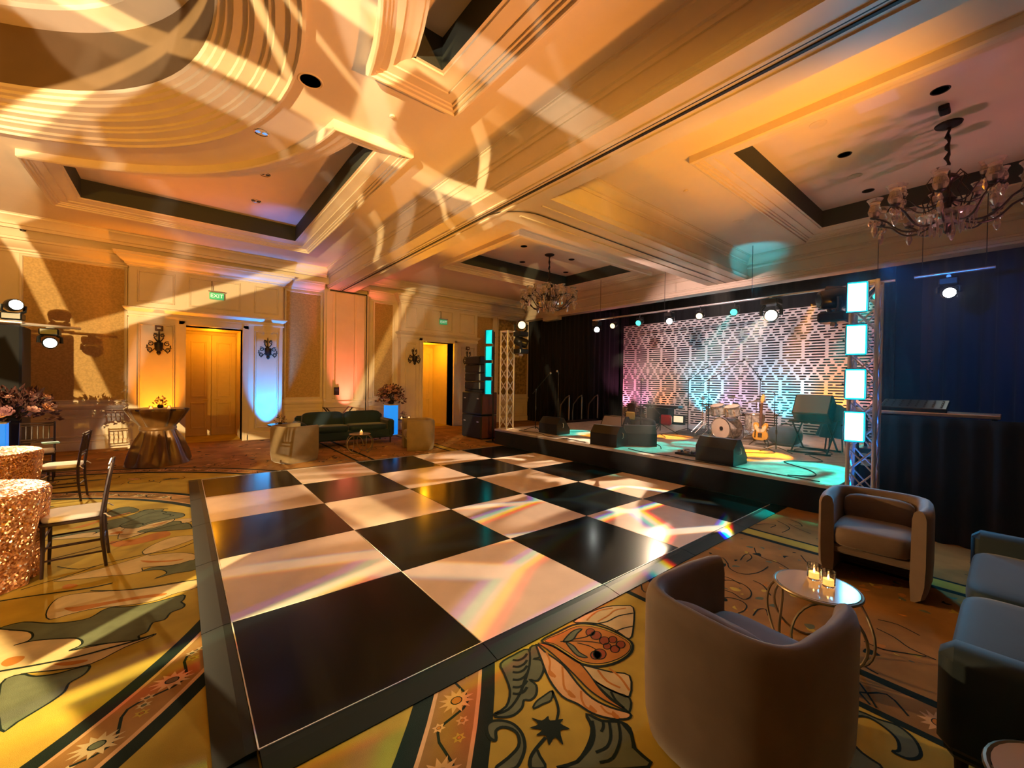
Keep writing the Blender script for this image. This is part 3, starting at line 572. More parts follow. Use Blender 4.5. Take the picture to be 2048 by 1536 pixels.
('p','c_sage',0.01,2,[(1.148,-0.568),(1.189,-0.545),(1.247,-0.541),(1.313,-0.543),(1.26,-0.585),(1.212,-0.578)]),
('l','c_dark',0.016,2,[(1.079,-0.731),(1.003,-0.747),(0.952,-0.766),(0.92,-0.8)]),
('p','c_sage',0.016,1,[(0.891,-0.511),(0.929,-0.498),(0.976,-0.529),(1.006,-0.58),(1.004,-0.647),(0.969,-0.708),(0.913,-0.747),(0.859,-0.76),(0.794,-0.71),(0.872,-0.704),(0.945,-0.689),(0.983,-0.643),(0.982,-0.596),(0.953,-0.559),(0.915,-0.556),(0.884,-0.597),(0.868,-0.566)]),
('p','c_sage',0.014,1,[(0.952,-0.766),(1.0,-0.751),(0.991,-0.786),(0.973,-0.841),(0.921,-0.801)]),
('p','c_sage',0.018,0,[(1.339,-0.763),(1.367,-0.836),(1.429,-0.892),(1.441,-0.949),(1.365,-1.032),(1.331,-1.122),(1.013,-0.882),(1.104,-0.909),(1.209,-0.885),(1.296,-0.835)]),
('l','c_dark',0.014,2,[(1.33,-0.807),(1.27,-0.869),(1.197,-0.9),(1.104,-0.909)]),
('l','c_dark',0.014,2,[(1.371,-0.839),(1.348,-0.863),(1.315,-0.877)]),
('l','c_dark',0.014,2,[(1.392,-0.863),(1.333,-0.919),(1.27,-0.945),(1.206,-0.931)]),
('l','c_dark',0.014,2,[(1.425,-0.895),(1.352,-0.959),(1.244,-0.997),(1.18,-0.974)]),
('l','c_dark',0.014,2,[(1.435,-0.91),(1.412,-0.98),(1.358,-1.027)]),
('p','c_sage',0.014,1,[(2.416,-1.564),(2.477,-1.632),(2.489,-1.706),(2.514,-1.774),(2.475,-1.837),(2.405,-1.868),(2.35,-1.866),(2.303,-1.834),(2.298,-1.786),(2.33,-1.804),(2.401,-1.789),(2.444,-1.743),(2.463,-1.672),(2.41,-1.625),(2.321,-1.61),(2.232,-1.635),(2.176,-1.699),(2.148,-1.775),(2.028,-1.681),(2.073,-1.638)]),
('l','c_dark',0.01,1,[(3.298,-0.563),(3.37,-0.564),(3.423,-0.604),(3.431,-0.692),(3.369,-0.775),(3.261,-0.815),(3.172,-0.794),(3.209,-0.703),(3.206,-0.625),(3.276,-0.573)]),
('l','c_dark',0.01,1,[(2.996,-0.658),(3.105,-0.707),(3.136,-0.789),(3.097,-0.85),(3.007,-0.867),(2.934,-0.852)]),
('l','c_dark',0.01,1,[(2.988,-0.935),(3.11,-0.925),(3.156,-0.96),(3.077,-1.004)]),
('l','c_dark',0.01,1,[(3.534,-0.454),(3.448,-0.508),(3.45,-0.582),(3.414,-0.679)]),
('l','c_dark',0.01,1,[(3.757,-0.431),(3.657,-0.485),(3.616,-0.578),(3.673,-0.651),(3.809,-0.694),(3.978,-0.698)]),
('l','c_dark',0.01,1,[(3.913,-0.481),(4.066,-0.456),(4.139,-0.474),(4.064,-0.526),(3.932,-0.53)]),
('l','c_dark',0.01,1,[(4.351,-0.443),(4.201,-0.521),(4.142,-0.62),(4.146,-0.727),(4.031,-0.894)]),
('l','c_dark',0.01,1,[(4.526,-0.804),(4.395,-0.882),(4.336,-0.938)]),
('l','c_dark',0.01,1,[(3.573,-0.718),(3.545,-0.807),(3.413,-0.908)]),
('l','c_dark',0.01,1,[(3.178,-0.416),(3.243,-0.493),(3.391,-0.565)]),
('l','c_dark',0.01,1,[(3.754,-0.291),(3.834,-0.351),(3.729,-0.443)]),
('l','c_dark',0.01,1,[(5.106,-0.18),(5.255,-0.237),(5.306,-0.329),(5.159,-0.324)]),
('l','c_dark',0.01,1,[(5.499,-0.28),(5.406,-0.404),(5.295,-0.477),(5.082,-0.466)]),
('l','c_dark',0.01,1,[(5.669,-0.379),(5.638,-0.468),(5.518,-0.541),(5.494,-0.47)]),
('l','c_dark',0.01,1,[(5.483,-0.408),(5.38,-0.541),(5.308,-0.684)]),
('l','c_dark',0.01,1,[(3.512,-1.536),(3.476,-1.632),(3.4,-1.719),(3.378,-1.837)]),
('l','c_dark',0.01,1,[(3.253,-1.513),(3.246,-1.61),(3.317,-1.714),(3.372,-1.795)]),
('l','c_dark',0.01,1,[(2.961,-1.531),(2.938,-1.584),(2.92,-1.638)]),
('l','c_dark',0.01,1,[(2.719,-1.514),(2.666,-1.583),(2.58,-1.659)]),
('l','c_dark',0.01,1,[(2.745,-1.582),(2.662,-1.638),(2.579,-1.685)]),
('l','c_dark',0.01,1,[(3.664,-1.52),(3.696,-1.619),(3.642,-1.739)])]
CC = (-3.2, 3.0); CM = ['c_gold', 'c_rust', 'c_dark', 'c_sage', 'c_cream', 'c_orange', 'c_red', 'c_peach']; pt = M()
def smooth(P, closed, k=3):
    n = len(P); Q = []
    for i in range(n if closed else n - 1):
        a, b, c, d = (P[(i + j) % n] for j in (-1, 0, 1, 2)) if closed else (P[max(i - 1, 0)], P[i], P[i + 1], P[min(i + 2, n - 1)])
        for q in range(k):
            t = q / k; Q.append(tuple(.5 * (2 * b[e] + (c[e] - a[e]) * t + (2 * a[e] - 5 * b[e] + 4 * c[e] - d[e]) * t * t + (3 * b[e] - a[e] - 3 * c[e] + d[e]) * t ** 3) for e in (0, 1)))
    if not closed: Q.append(tuple(P[-1]))
    return Q
def strip(P, w_, z, mm, closed=False):
    pt.sweep(P, [(-w_ / 2, z), (w_ / 2, z)], closed=closed, mi=CM.index(mm))
def ribbon(P, w_, z, mm, closed=False):
    n = len(P); V = []; F = []
    for i in range(n):
        a = Vector(P[i - 1] if (closed or i > 0) else P[i]); b = Vector(P[(i + 1) % n] if (closed or i < n - 1) else P[i]); t = (b - a); t = t.normalized() if t.length > 1e-9 else Vector((1, 0))
        V += [(P[i][0] - t.y * w_ / 2, P[i][1] + t.x * w_ / 2, z), (P[i][0] + t.y * w_ / 2, P[i][1] - t.x * w_ / 2, z)]
    for i in range(n if closed else n - 1):
        j = (i + 1) % n; F.append((2 * i, 2 * i + 1, 2 * j + 1, 2 * j))
    pt.add(V, F, CM.index(mm))
def flat_poly(P, z, mm): pt.plate([P], z, CM.index(mm))
def motif(M_, f=lambda p: p, dz=0.0):
    for (k, mm, w_, l, P) in M_:
        z = .0012 + l * .0004 + dz; Q = smooth([f(p) for p in P], k == 'p')
        if k == 'l': ribbon(Q, w_, z + .0002, mm)
        else:
            flat_poly(Q, z, mm)
            if w_: ribbon(Q, w_, z + .0002, 'c_dark', True)
def ring(r0, r1, z, mm):
    pt.plate([circ(*CC, r1, 160), circ(*CC, r0, 160)], z, CM.index(mm))
# grounds
pt.plate([rect(2.55, YN, 11.2, 10.99)], .0004, CM.index('c_rust')); pt.plate([rect(XL, 3.0, 2.55, 10.99), circ(*CC, 5.40, 160)[:81] + [(XL, 3.0)]][:1], .0003, CM.index('c_rust'))
pt.plate([circ(*CC, 5.40, 160)], .0005, CM.index('c_gold'))
for (a, b, mm) in ((3.41, 3.49, 'c_dark'), (3.49, 3.51, 'c_peach'), (3.51, 3.725, 'c_rust'), (3.725, 3.75, 'c_peach'), (3.75, 3.83, 'c_dark'), (5.0, 5.095, 'c_dark'), (5.095, 5.115, 'c_peach'), (5.115, 5.325, 'c_rust'), (5.325, 5.345, 'c_peach'), (5.345, 5.42, 'c_dark')): ring(a, b, .0008, mm)
for (a, b, mm) in ((2.52, 2.57, 'c_dark'), (2.83, 2.895, 'c_dark'), (4.66, 4.73, 'c_dark'), (4.74, 4.91, 'c_gold'), (4.915, 4.955, 'c_dark')): pt.plate([rect(a, YN, b, 10.9)], .0008, CM.index(mm))
def daisy(x, y, r, a0, mm='c_cream', n=12):
    P = []
    for i in range(n * 2):
        a = a0 + TAU * i / (n * 2); q = r * (1 if i % 2 == 0 else .55); P.append((x + q * math.cos(a) * 1.15, y + q * math.sin(a) * .9))
    flat_poly(P, .0014, mm); flat_poly([(x + r * .38 * math.cos(TAU * i / 12), y + r * .30 * math.sin(TAU * i / 12)) for i in range(12)], .0018, 'c_dark'); flat_poly([(x + r * .31 * math.cos(TAU * i / 12), y + r * .24 * math.sin(TAU * i / 12)) for i in range(12)], .0020, 'c_sage' if mm == 'c_cream' else 'c_orange')
rp = random.Random(5)
for (r, wd_, mm) in ((3.62, .20, 'c_cream'), (5.22, .20, 'c_peach')):
    n = int(TAU * r / .40); P = []
    for i in range(n * 8):
        a = TAU * i / (n * 8); q = r + wd_ * .30 * math.sin(a * n); P.append((CC[0] + q * math.cos(a), CC[1] + q * math.sin(a)))
    ribbon(P, .014, .0011, 'c_dark', True)
    for i in range(n):
        a = TAU * (i + .25) / n; x, y = CC[0] + r * math.cos(a), CC[1] + r * math.sin(a)
        if -.2 < x < 6.3 and -.2 < y < 6.2: continue
        daisy(x, y, .088, a, mm)
        for k in range(3):
            b = a + (.45 + .12 * k) / n * TAU; q = r + rp.uniform(-.07, .07); daisy(CC[0] + q * math.cos(b), CC[1] + q * math.sin(b), .032, b, mm if k else 'c_gold', 6)
for x0 in (2.70,):
    for i in range(34):
        y = YN + .25 + i * .45
        if -.2 < y < 6.2: continue
        daisy(x0, y, .085, i, 'c_peach'); ribbon(smooth([(x0 - .06, y + .10), (x0 + .05, y + .2), (x0 - .05, y + .3), (x0 + .03, y + .38)], False), .012, .0011, 'c_dark')
def rotm(th):
    c, s = math.cos(th), math.sin(th); return lambda p: (CC[0] + c * (p[0] - CC[0]) - s * (p[1] - CC[1]), CC[1] + s * (p[0] - CC[0]) + c * (p[1] - CC[1]))
inner = [q for q in MOTIF if q[1] != 'c_dark' and all(math.hypot(p[0] - CC[0], p[1] - CC[1]) < 3.5 for p in q[4])]
field = [q for q in MOTIF if q[0] == 'l' and q[2] == .010 and all(p[0] > 2.85 for p in q[4])]
motif(MOTIF); motif([q for q in inner if all(math.atan2(a[1] - CC[1], a[0] - CC[0]) < -.25 for a in q[4])], rotm(.95), .00009); motif(inner, rotm(1.75), .00016)
for dy in (7.0, 8.3, -1.9): motif(field, lambda p: (p[0], p[1] + dy))
for dx, dy in ((-3.9, 8.2), (-2.6, 8.9), (-5.2, 7.9), (-1.3, 8.6)): motif(field, lambda p: (p[0] + dx, p[1] + dy))
motif(field, lambda p: (p[0] + 2.0, p[1] - .35))
# scrolls between the rings
for k in range(26):
    a = TAU * k / 26; r = 4.42
    x, y = CC[0] + r * math.cos(a), CC[1] + r * math.sin(a)
    if -.15 < x < 6.2 and -.15 < y < 6.2: continue
    P = [(x + (.30 - .022 * i) * math.cos(a + i * .55), y + (.30 - .022 * i) * math.sin(a + i * .55)) for i in range(11)]; ribbon(smooth(P, False), .016, .0012, 'c_sage')
    for s in (-1, 1):
        c = (x + .2 * math.cos(a + s), y + .2 * math.sin(a + s)); d = (math.cos(a + s * 1.4), math.sin(a + s * 1.4)); e = (-d[1], d[0])
        Q = smooth([c, (c[0] + d[0] * .10 + e[0] * .05, c[1] + d[1] * .10 + e[1] * .05), (c[0] + d[0] * .24, c[1] + d[1] * .24), (c[0] + d[0] * .10 - e[0] * .05, c[1] + d[1] * .10 - e[1] * .05)], True); flat_poly(Q, .0012, 'c_peach' if s > 0 else 'c_sage'); ribbon(Q, .008, .0014, 'c_dark', True)
# small leaf prints over the rust ground
for k in range(520):
    far = k < 380
    x, y = (rp.uniform(-4.5, 6.2), rp.uniform(6.35, 10.6)) if far else (rp.uniform(2.95, 4.6), rp.uniform(-2.6, -.2))
    if far and (math.hypot(x - CC[0], y - CC[1]) < 5.5): continue
    a = rp.random() * TAU; L = rp.uniform(.05, .16) if far else rp.uniform(.03, .09); wd_ = L * rp.uniform(.18, .4); d = (math.cos(a), math.sin(a)); e = (-d[1], d[0]); bnd = rp.uniform(-.3, .3) * L
    P = smooth([(x, y), (x + d[0] * L * .5 + e[0] * (wd_ + bnd), y + d[1] * L * .5 + e[1] * (wd_ + bnd)), (x + d[0] * L, y + d[1] * L), (x + d[0] * L * .5 + e[0] * (bnd - wd_), y + d[1] * L * .5 + e[1] * (bnd - wd_))], True)
    flat_poly(P, .00095 + k * 4e-7, rp.choice(('c_dark', 'c_dark', 'c_gold', 'c_peach', 'c_sage') if far else ('c_gold', 'c_orange', 'c_sage', 'c_dark')))
cp = obj('carpet_pattern', pt, [MT[k] for k in CM], floor, smooth=None); cp['kind'] = 'stuff'
# ------------------------------------------------------------------ dance floor
def tile_mat(name, col, rough):
    m = mat(name, col, rough, var=0.10, vscale=3.0, coat=0.08, spec=.17); b = m.node_tree.nodes['Principled BSDF']; b.inputs['Coat Roughness'].default_value = 0.12
    return m
MT['tile_w'] = tile_mat('white_gloss_tile', (0.82, 0.66, 0.54), 0.24)
MT['tile_b'] = tile_mat('black_gloss_tile', (0.005, 0.009, 0.010), 0.17)
MT['edge'] = mat('dance_floor_edge', (0.004, 0.013, 0.012), 0.42, spec=.25)
MT['line'] = mat('white_inlay', (0.75, 0.66, 0.55), 0.4)
S = 1.2192; ZD = 0.028
df = thing('dance_floor', 'glossy black and white chequered dance floor laid on the gold carpet', 'dance floor', (0, 0, 0))
mw = {}
for k in ('w', 'b'):
    t = M(); t.rbox((0, 0, ZD / 2 + .001), (S - .004, S - .004, ZD - .002), .0025); mw[k] = t.mesh('tile_' + k, MT['tile_' + k])
for i in range(5):
    for j in range(5):
        k = 'b' if (i + j) % 2 == 0 else 'w'
        o = obj('tile', mw[k], None, df, loc=(S * (i + .5), S * (j + .5), 0))
        o['label'] = 'black glossy tile' if k == 'b' else 'white glossy tile'
E5 = 5 * S; EW = .165
def ramp(p, q, nx, ny):
    # bevelled edge strip from p to q, falling outward along (nx, ny)
    g = .003; d = Vector((q[0] - p[0], q[1] - p[1])).normalized(); a = Vector(p) + d * g; b = Vector(q) - d * g; n = Vector((nx, ny))
    V = []
    for e in (a, b):
        for (o, z) in ((.006, 0.001), (.006, ZD - .002), (.05, ZD - .003), (EW, .006), (EW, .001)): V.append((e.x + n.x * o, e.y + n.y * o, z))
    F = [(i, (i + 1) % 5, 5 + (i + 1) % 5, 5 + i) for i in range(5)] + [(0, 1, 2, 3, 4), (5, 6, 7, 8, 9)]
    obj('edge_strip', M().add(V, F), MT['edge'], df, smooth=None)
for i in range(5):
    a, b = S * i, S * (i + 1)
    ramp((a, 0), (b, 0), 0, -1); ramp((0, a), (0, b), -1, 0); ramp((a, E5), (b, E5), 0, 1)
EW = .155
for i in range(5): ramp((E5, S * i), (E5, S * (i + 1)), 1, 0)
EW = .165
for (x, y) in ((0, 0), (0, E5), (E5, 0)):
    sx = -1 if x == 0 else 1; sy = -1 if y == 0 else 1
    m = M(); m.b2((x + sx * .006, y + sy * .006, .001), (x + sx * (EW if x == 0 else .155), y + sy * EW, .008)); obj('edge_corner', m, MT['edge'], df, smooth=None)
for (p, q) in (((0, -.003), (E5, .003)), ((-.003, 0), (.003, E5)), ((0, E5 - .003), (E5, E5 + .003))):
    m = M(); m.b2((p[0], p[1], ZD - .004), (q[0], q[1], ZD + .0015)); obj('inlay_line', m, MT['line'], df, smooth=None)['label'] = 'thin white inlay line round the tiles'

# ------------------------------------------------------------------ stage
MT['deck'] = mat('stage_deck', (0.62, 0.56, 0.50), 0.42, var=0.25, vscale=6, col2=(0.40, 0.36, 0.33))
MT['skirt'] = mat('stage_skirt', (0.008, 0.012, 0.022), 0.8)
SX, SY0, SY1, ZT = 6.26, -0.70, 6.62, 0.40
st = thing('stage', 'low stage with pale worn deck panels and a black skirt', 'stage', (SX, (SY0 + SY1) / 2, 0))
NX, NY = 5, 3; dx, dy = 6.1 / NX, (SY1 - SY0) / NY
t = M(); t.rbox((0, 0, -.02), (dx - .008, dy - .008, .04), .004); pm = t.mesh('deck_panel', MT['deck'])
for i in range(NX):
    for j in range(NY): obj('deck_panel', pm, None, st, loc=(dx * (i + .5), SY0 + dy * (j + .5) - (SY0 + SY1) / 2, ZT))
H = (SY1 - SY0) / 2
G = []
P = [(6.1, H), (0, H), (0, -H), (6.1, -H)]; pts = []
for (a, b) in zip(P[:-1], P[1:]):
    n = 90
    for i in range(n): pts.append((Vector(a).lerp(Vector(b), i / n), len(pts)))
sk = M(); sk.sheet([[(p.x + .006 * math.sin(k * 1.1) * s, p.y + .006 * math.sin(k * .9 + 1) * s, z) for (p, k) in pts] for (z, s) in ((.002, 2.2), (.2, 1.2), (ZT - .035, .6))])
obj('stage_skirt', sk, MT['skirt'], st, smooth=180)['label'] = 'black cloth skirt'
m = M(); m.b2((.05, -H + .05, .03), (6.0, H - .05, ZT - .04)); obj('stage_frame', m, MT['black'], st, smooth=None)
m = M(); m.b2((-.012, -H, ZT - .05), (.004, H, ZT - .006)); m.b2((0, H - .004, ZT - .05), (6.1, H + .012, ZT - .006)); obj('edge_rail', m, MT['alu'], st, smooth=None)['label'] = 'aluminium edge rail of the deck'

# ------------------------------------------------------------------ perforated backdrop (slots are holes)
MT['perf'] = mat('white_backdrop_panel', (0.80, 0.76, 0.74), 0.55)
XB = 12.2; PW = 1.0; RH = 0.0702; NR = 47; ZB0 = ZT; GH = .038
W = [(.06, .88)]; LS = [(.08, .56), (.72, .22)]; MM = [(.08, .34), (.56, .34)]; SL = [(-.14, .28), (.26, .48), (.86, .28)]; M2 = [(-.17, .34), (.31, .38), (.83, .34)]; ND = [(.02, .30), (.40, .18), (.66, .32)]
SEQ = [W, LS, W, W, LS, W, SL, M2, ND, MM, MM, ND, M2, SL, W, LS, W, W, LS, W, SL, M2, ND, MM, MM, ND, M2, SL, W, LS, W, W, W, LS, W, SL, M2, ND, MM, MM, ND, M2, SL, M2, ND, MM, M2]
def perf_mesh():
    m = M(); T = .02
    per = PW / 2
    for r in range(NR):
        z0 = r * RH; zc0 = z0 + (RH - GH) / 2; zc1 = zc0 + GH
        m.box((0, PW / 2, (z0 + zc0) / 2), (T, PW, zc0 - z0)); m.box((0, PW / 2, (zc1 + z0 + RH) / 2), (T, PW, z0 + RH - zc1))
        sl = []
        for k in (0, 1):
            for (s, l) in SEQ[r]:
                a, b = (k + s) * per, (k + s + l) * per
                if b > 0.004 and a < PW - .004: sl.append((max(a, 0), min(b, PW)))
        sl.sort(); mg = []
        for a, b in sl:
            if mg and a <= mg[-1][1] + .004: mg[-1] = (mg[-1][0], max(b, mg[-1][1]))
            else: mg.append((a, b))
        x = 0.0
        for a, b in mg + [(PW, PW)]:
            if a - x > .002:
                # web between two slots with rounded ends
                e0 = GH / 2 if x > 0 else 0; e1 = GH / 2 if a < PW else 0; h = GH / 2; zc = (zc0 + zc1) / 2; n = 4; L0 = []
                if e0: L0 += [(x - h + h * math.cos(t) if False else x + 0.0 - (h - h * math.cos(t)) * .9, zc + h * math.sin(t)) for t in [PI / 2 - PI * i / n for i in range(n + 1)]]
                else: L0 += [(x, zc1), (x, zc0)]
                if e1: L0 += [(a + (h - h * math.cos(t)) * .9, zc - h * math.sin(t)) for t in [PI / 2 - PI * i / n for i in range(n + 1)]]
                else: L0 += [(a, zc0), (a, zc1)]
                k = len(L0); V = [(-T / 2, p[0], p[1]) for p in L0] + [(T / 2, p[0], p[1]) for p in L0]
                m.add(V, [tuple(range(k)), tuple(range(2 * k - 1, k - 1, -1))] + [(i, i + k, (i + 1) % k + k, (i + 1) % k) for i in range(k)])
            x = b
    return m.mesh('backdrop_panel', MT['perf'])
bd = thing('stage_backdrop', 'white stage backdrop wall of slotted panels lit pink, orange and turquoise', 'backdrop', (XB, -0.17, ZB0))
pm = perf_mesh()
for i in range(7): obj('slotted_panel', pm, None, bd, loc=(0, PW * i, 0))
m = M()
for i in range(8): m.b2((.012, PW * i - .02, 0), (.05, PW * i + .02, NR * RH))
obj('support_frame', m, MT['black'], bd, smooth=None)
# ------------------------------------------------------------------ lounge furniture
MT['velvet'] = mat('grey_beige_velvet', (0.17, 0.125, 0.10), 0.75, sheen=0.45, var=0.15, vscale=6, bump=0.06, bscale=300)
MT['velvet2'] = mat('tan_velvet', (0.24, 0.17, 0.09), 0.75, sheen=0.3, var=0.15, vscale=6, bump=0.06, bscale=300)
MT['teal'] = mat('teal_velvet', (0.0015, 0.021, 0.042), 0.7, sheen=0.22, var=0.25, vscale=5, bump=0.06, bscale=300)
MT['wood'] = mat('dark_stained_wood', (0.028, 0.013, 0.008), 0.28, var=0.3, vscale=14)
MT['gold'] = mat('aged_gold_metal', (0.30, 0.24, 0.16), 0.35, metal=0.85)
MT['mirror'] = mat('pale_stone_top', (0.62, 0.52, 0.46), 0.12, coat=0.5)
MT['glass'] = mat('clear_glass', (0.95, 0.95, 0.95), 0.03, trans=1.0, ior=1.45)
MT['wax'] = mat('candle_wax', (0.85, 0.62, 0.35), 0.5, em=(1.0, 0.42, 0.08), es=1.6)
MT['flame'] = mat('flame', (1, 0.6, 0.2), 0.5, em=(1.0, 0.55, 0.16), es=30)
MT['linen'] = mat('ivory_cushion', (0.78, 0.70, 0.58), 0.8, var=0.08, bump=0.1, bscale=200)
MT['white'] = mat('white_linen', (0.80, 0.78, 0.76), 0.8)
MT['leaf'] = mat('dark_leaf', (0.03, 0.05, 0.025), 0.6, var=0.4)
MT['leafburg'] = mat('burgundy_leaf', (0.085, 0.03, 0.03), 0.6, var=0.5)
MT['petal'] = mat('blush_petal', (0.62, 0.33, 0.28), 0.6, var=0.35, vscale=20)
MT['petal2'] = mat('mauve_petal', (0.30, 0.13, 0.17), 0.6, var=0.35, vscale=20)
MT['petal3'] = mat('peach_petal', (0.70, 0.34, 0.16), 0.6, var=0.3, vscale=20)

def barrel_chair(label, loc, rz, vel, group='barrel chairs of the lounges'):
    # front faces local +X
    t = thing('barrel_chair', label, 'chair', loc, rz, group)
    P = [(.335, -.33), (.28, -.355), (.10, -.37), (-.05, -.365)]
    for i in range(1, 16):
        a = PI + PI / 2 - PI * i / 16; ca, sa = math.cos(a), math.sin(a); e = .62
        P.append((math.copysign(abs(ca) ** e, ca) * .32 - .05, math.copysign(abs(sa) ** e, sa) * .365))
    P += [(-.05, .365), (.10, .37), (.28, .355), (.335, .33)]
    prof = [(.065, .0), (.028, .03), (.006, .14), (0, .3), (0, .66), (.010, .70), (.026, .722), (.046, .728), (.066, .720), (.082, .70), (.092, .65), (.10, .15), (.09, .0)]
    prof = [(-o, z) for (o, z) in prof]
    obj('shell', M().sweep(P, prof, loop=True), vel, t, smooth=60)
    m = M().ell((.045, 0, .385), (.285, .262, .095), 24, 10, .38); obj('seat_cushion', m, vel, t, smooth=180)
    m = M().rbox((.03, 0, .265), (.50, .53, .07), .02); obj('seat_base', m, vel, t, smooth=None)
    m = M().ell((-.215, 0, .55), (.06, .25, .13), 16, 8, .5); obj('back_pad', m, vel, t, smooth=180)
    return t
bc = barrel_chair('large grey velvet barrel chair in front, seen from behind beside dance floor edge', (1.745, -1.335, 0), -0.10, MT['velvet'])
dup(bc, 'grey velvet barrel chair by the stage corner, facing the wire side table', (4.50, -1.36, 0), PI + 0.06)
bc2 = barrel_chair('tan barrel chair left of the far teal sofa, its rounded back turned', (1.52, 7.10, 0), 0.35, MT['velvet2'])
dup(bc2, 'tan barrel chair right of the far teal sofa beside the speaker stack', (4.22, 7.00, 0), PI - 0.25)

def sofa(label, loc, rz, L=2.3, Dp=.86):
    # front faces local -Y, origin mid-front
    t = thing('sofa', label, 'sofa', loc, rz, 'teal velvet sofas'); v = MT['teal']
    obj('frame', M().rbox((0, Dp / 2, .26), (L - .06, Dp - .04, .22), .03), v, t, smooth=None)
    w2 = (L - .34) / 2
    for s in (-1, 1):
        obj('seat_cushion', M().ell((s * w2 / 2, Dp * .40, .43), (w2 / 2, Dp * .385, .085), 28, 10, .3), v, t, smooth=180)
        m = M(); m.T = Matrix.Translation((s * w2 / 2, Dp - .23, .62)) @ Matrix.Rotation(-.18, 4, 'X'); m.ell((0, 0, 0), (w2 / 2, .12, .21), 28, 10, .4); obj('back_cushion', m, v, t, smooth=180)
        obj('arm', M().rbox((s * (L / 2 - .085), Dp / 2, .40), (.17, Dp, .44), .045), v, t, smooth=50)
        for y in (.07, Dp - .07):
            m = M().cyl((s * (L / 2 - .09), y, .0), (s * (L / 2 - .09), y, .17), .016, .024, 10); obj('leg', m, MT['wood'], t)
    obj('back', M().rbox((0, Dp - .07, .46), (L - .1, .15, .56), .05), v, t, smooth=50)
    return t
sf = sofa('teal velvet two seat sofa by the far wall between tan barrel chairs', (3.02, 8.28, 0), 0.0)
dup(sf, 'teal velvet sofa beside the near wire side table, cropped by the picture edge', (3.33, -1.93, 0), PI)

def wire_table(label, loc, rz=0.0, h=.43, r=.225):
    t = thing('side_table', label, 'table', loc, rz, 'wire side tables')
    obj('table_top', M().lathe([(0, h - .012), (r - .012, h - .012), (r - .01, h - .002), (0, h - .002)], 36), MT['mirror'], t, smooth=30)['label'] = 'pale polished round top'
    obj('rim', M().tube([(r * math.cos(a), r * math.sin(a), h - .012) for a in [TAU * i / 40 for i in range(40)]], .010, 8, True), MT['gold'], t)
    for k in range(4):
        a = TAU * k / 4 + .5; ux, uy = math.cos(a), math.sin(a); R = (h - .03) / 2
        P = []
        for i in range(28):
            b = TAU * i / 28; q = R * .92 * math.cos(b); z = R * math.sin(b) + R + .006; o = r - .035 + .045 * math.cos(PI * (z - R) / (2.2 * R))
            P.append((ux * o - uy * q, uy * o + ux * q, z))
        obj('leg_ring', M().tube(P, .008, 6, True), MT['gold'], t)
    return t
wt = wire_table('round wire side table with a pale top between the near barrel chairs', (2.86, -1.345, 0))
dup(wt, 'round wire side table in front of the far teal sofa', (2.93, 7.33, 0), .3)
dup(wt, 'small round table at the bottom corner in front of the near teal sofa', (1.80, -2.30, 0), .8).scale = (1, 1, 1.14)
def tumbler(label, loc, s=1.0, h=.10, r=.038, group='candle glasses'):
    t = thing('candle_glass', label, 'candle', loc, 0, group)
    m = M().lathe([(r * .82, 0), (r, .012), (r * 1.03, h), (r * .95, h), (r * .90, .016), (0, .013)], 20)
    obj('glass', m, MT['glass'], t)['label'] = 'clear cut glass tumbler'
    obj('candle', M().lathe([(r * .74, .014), (r * .74, .05), (r * .3, .047), (0, .046)], 16), MT['wax'], t, smooth=30)['label'] = 'glowing wax candle'
    obj('flame', M().lathe([(0, .047), (.005, .054), (.0055, .060), (.003, .070), (0, .078)], 8), MT['flame'], t)
    return t
cg = tumbler('taller clear candle glass on the near wire table, on the right', (2.90, -1.395, .43))
dup(cg, 'lit candle glass on the near wire table, standing left behind its twin', (2.94, -1.31, .43))
dup(cg, 'single candle glass on the wire table before the far teal sofa', (2.97, 7.36, .43))
# napkin and small uplight on the carpet
nm = M(); G = []
for i in range(9):
    row = []
    for j in range(9):
        x, y = (i - 4) * .024, (j - 4) * .024; row.append((x, y, .012 + .05 * abs(math.sin(i * 1.3) * math.cos(j * 1.1)) * (1 - (abs(i - 4) + abs(j - 4)) / 9)))
    G.append(row)
nm.sheet(G); nk = obj('napkin', nm, MT['white'], loc=(2.62, -1.10, 0), rot=(0, 0, .4)); nk.modifiers.new('s', 'SOLIDIFY').thickness = .004
tag(nk, 'crumpled white napkin on the carpet under the near wire table', 'napkin')
ul = thing('floor_uplight', 'small black battery uplight standing on the carpet behind the near barrel chair', 'uplight', (2.62, -1.52, 0))
obj('housing', M().lathe([(.055, 0), (.058, .01), (.058, .10), (.05, .112), (.045, .104)], 20), MT['blackgloss'], ul, smooth=40)
obj('lens', M().lathe([(0, .106), (.044, .106)], 16), mat('uplight_lens', (0.02, .3, .3), .2, em=(0, .8, .7), es=1.5), ul, smooth=None)

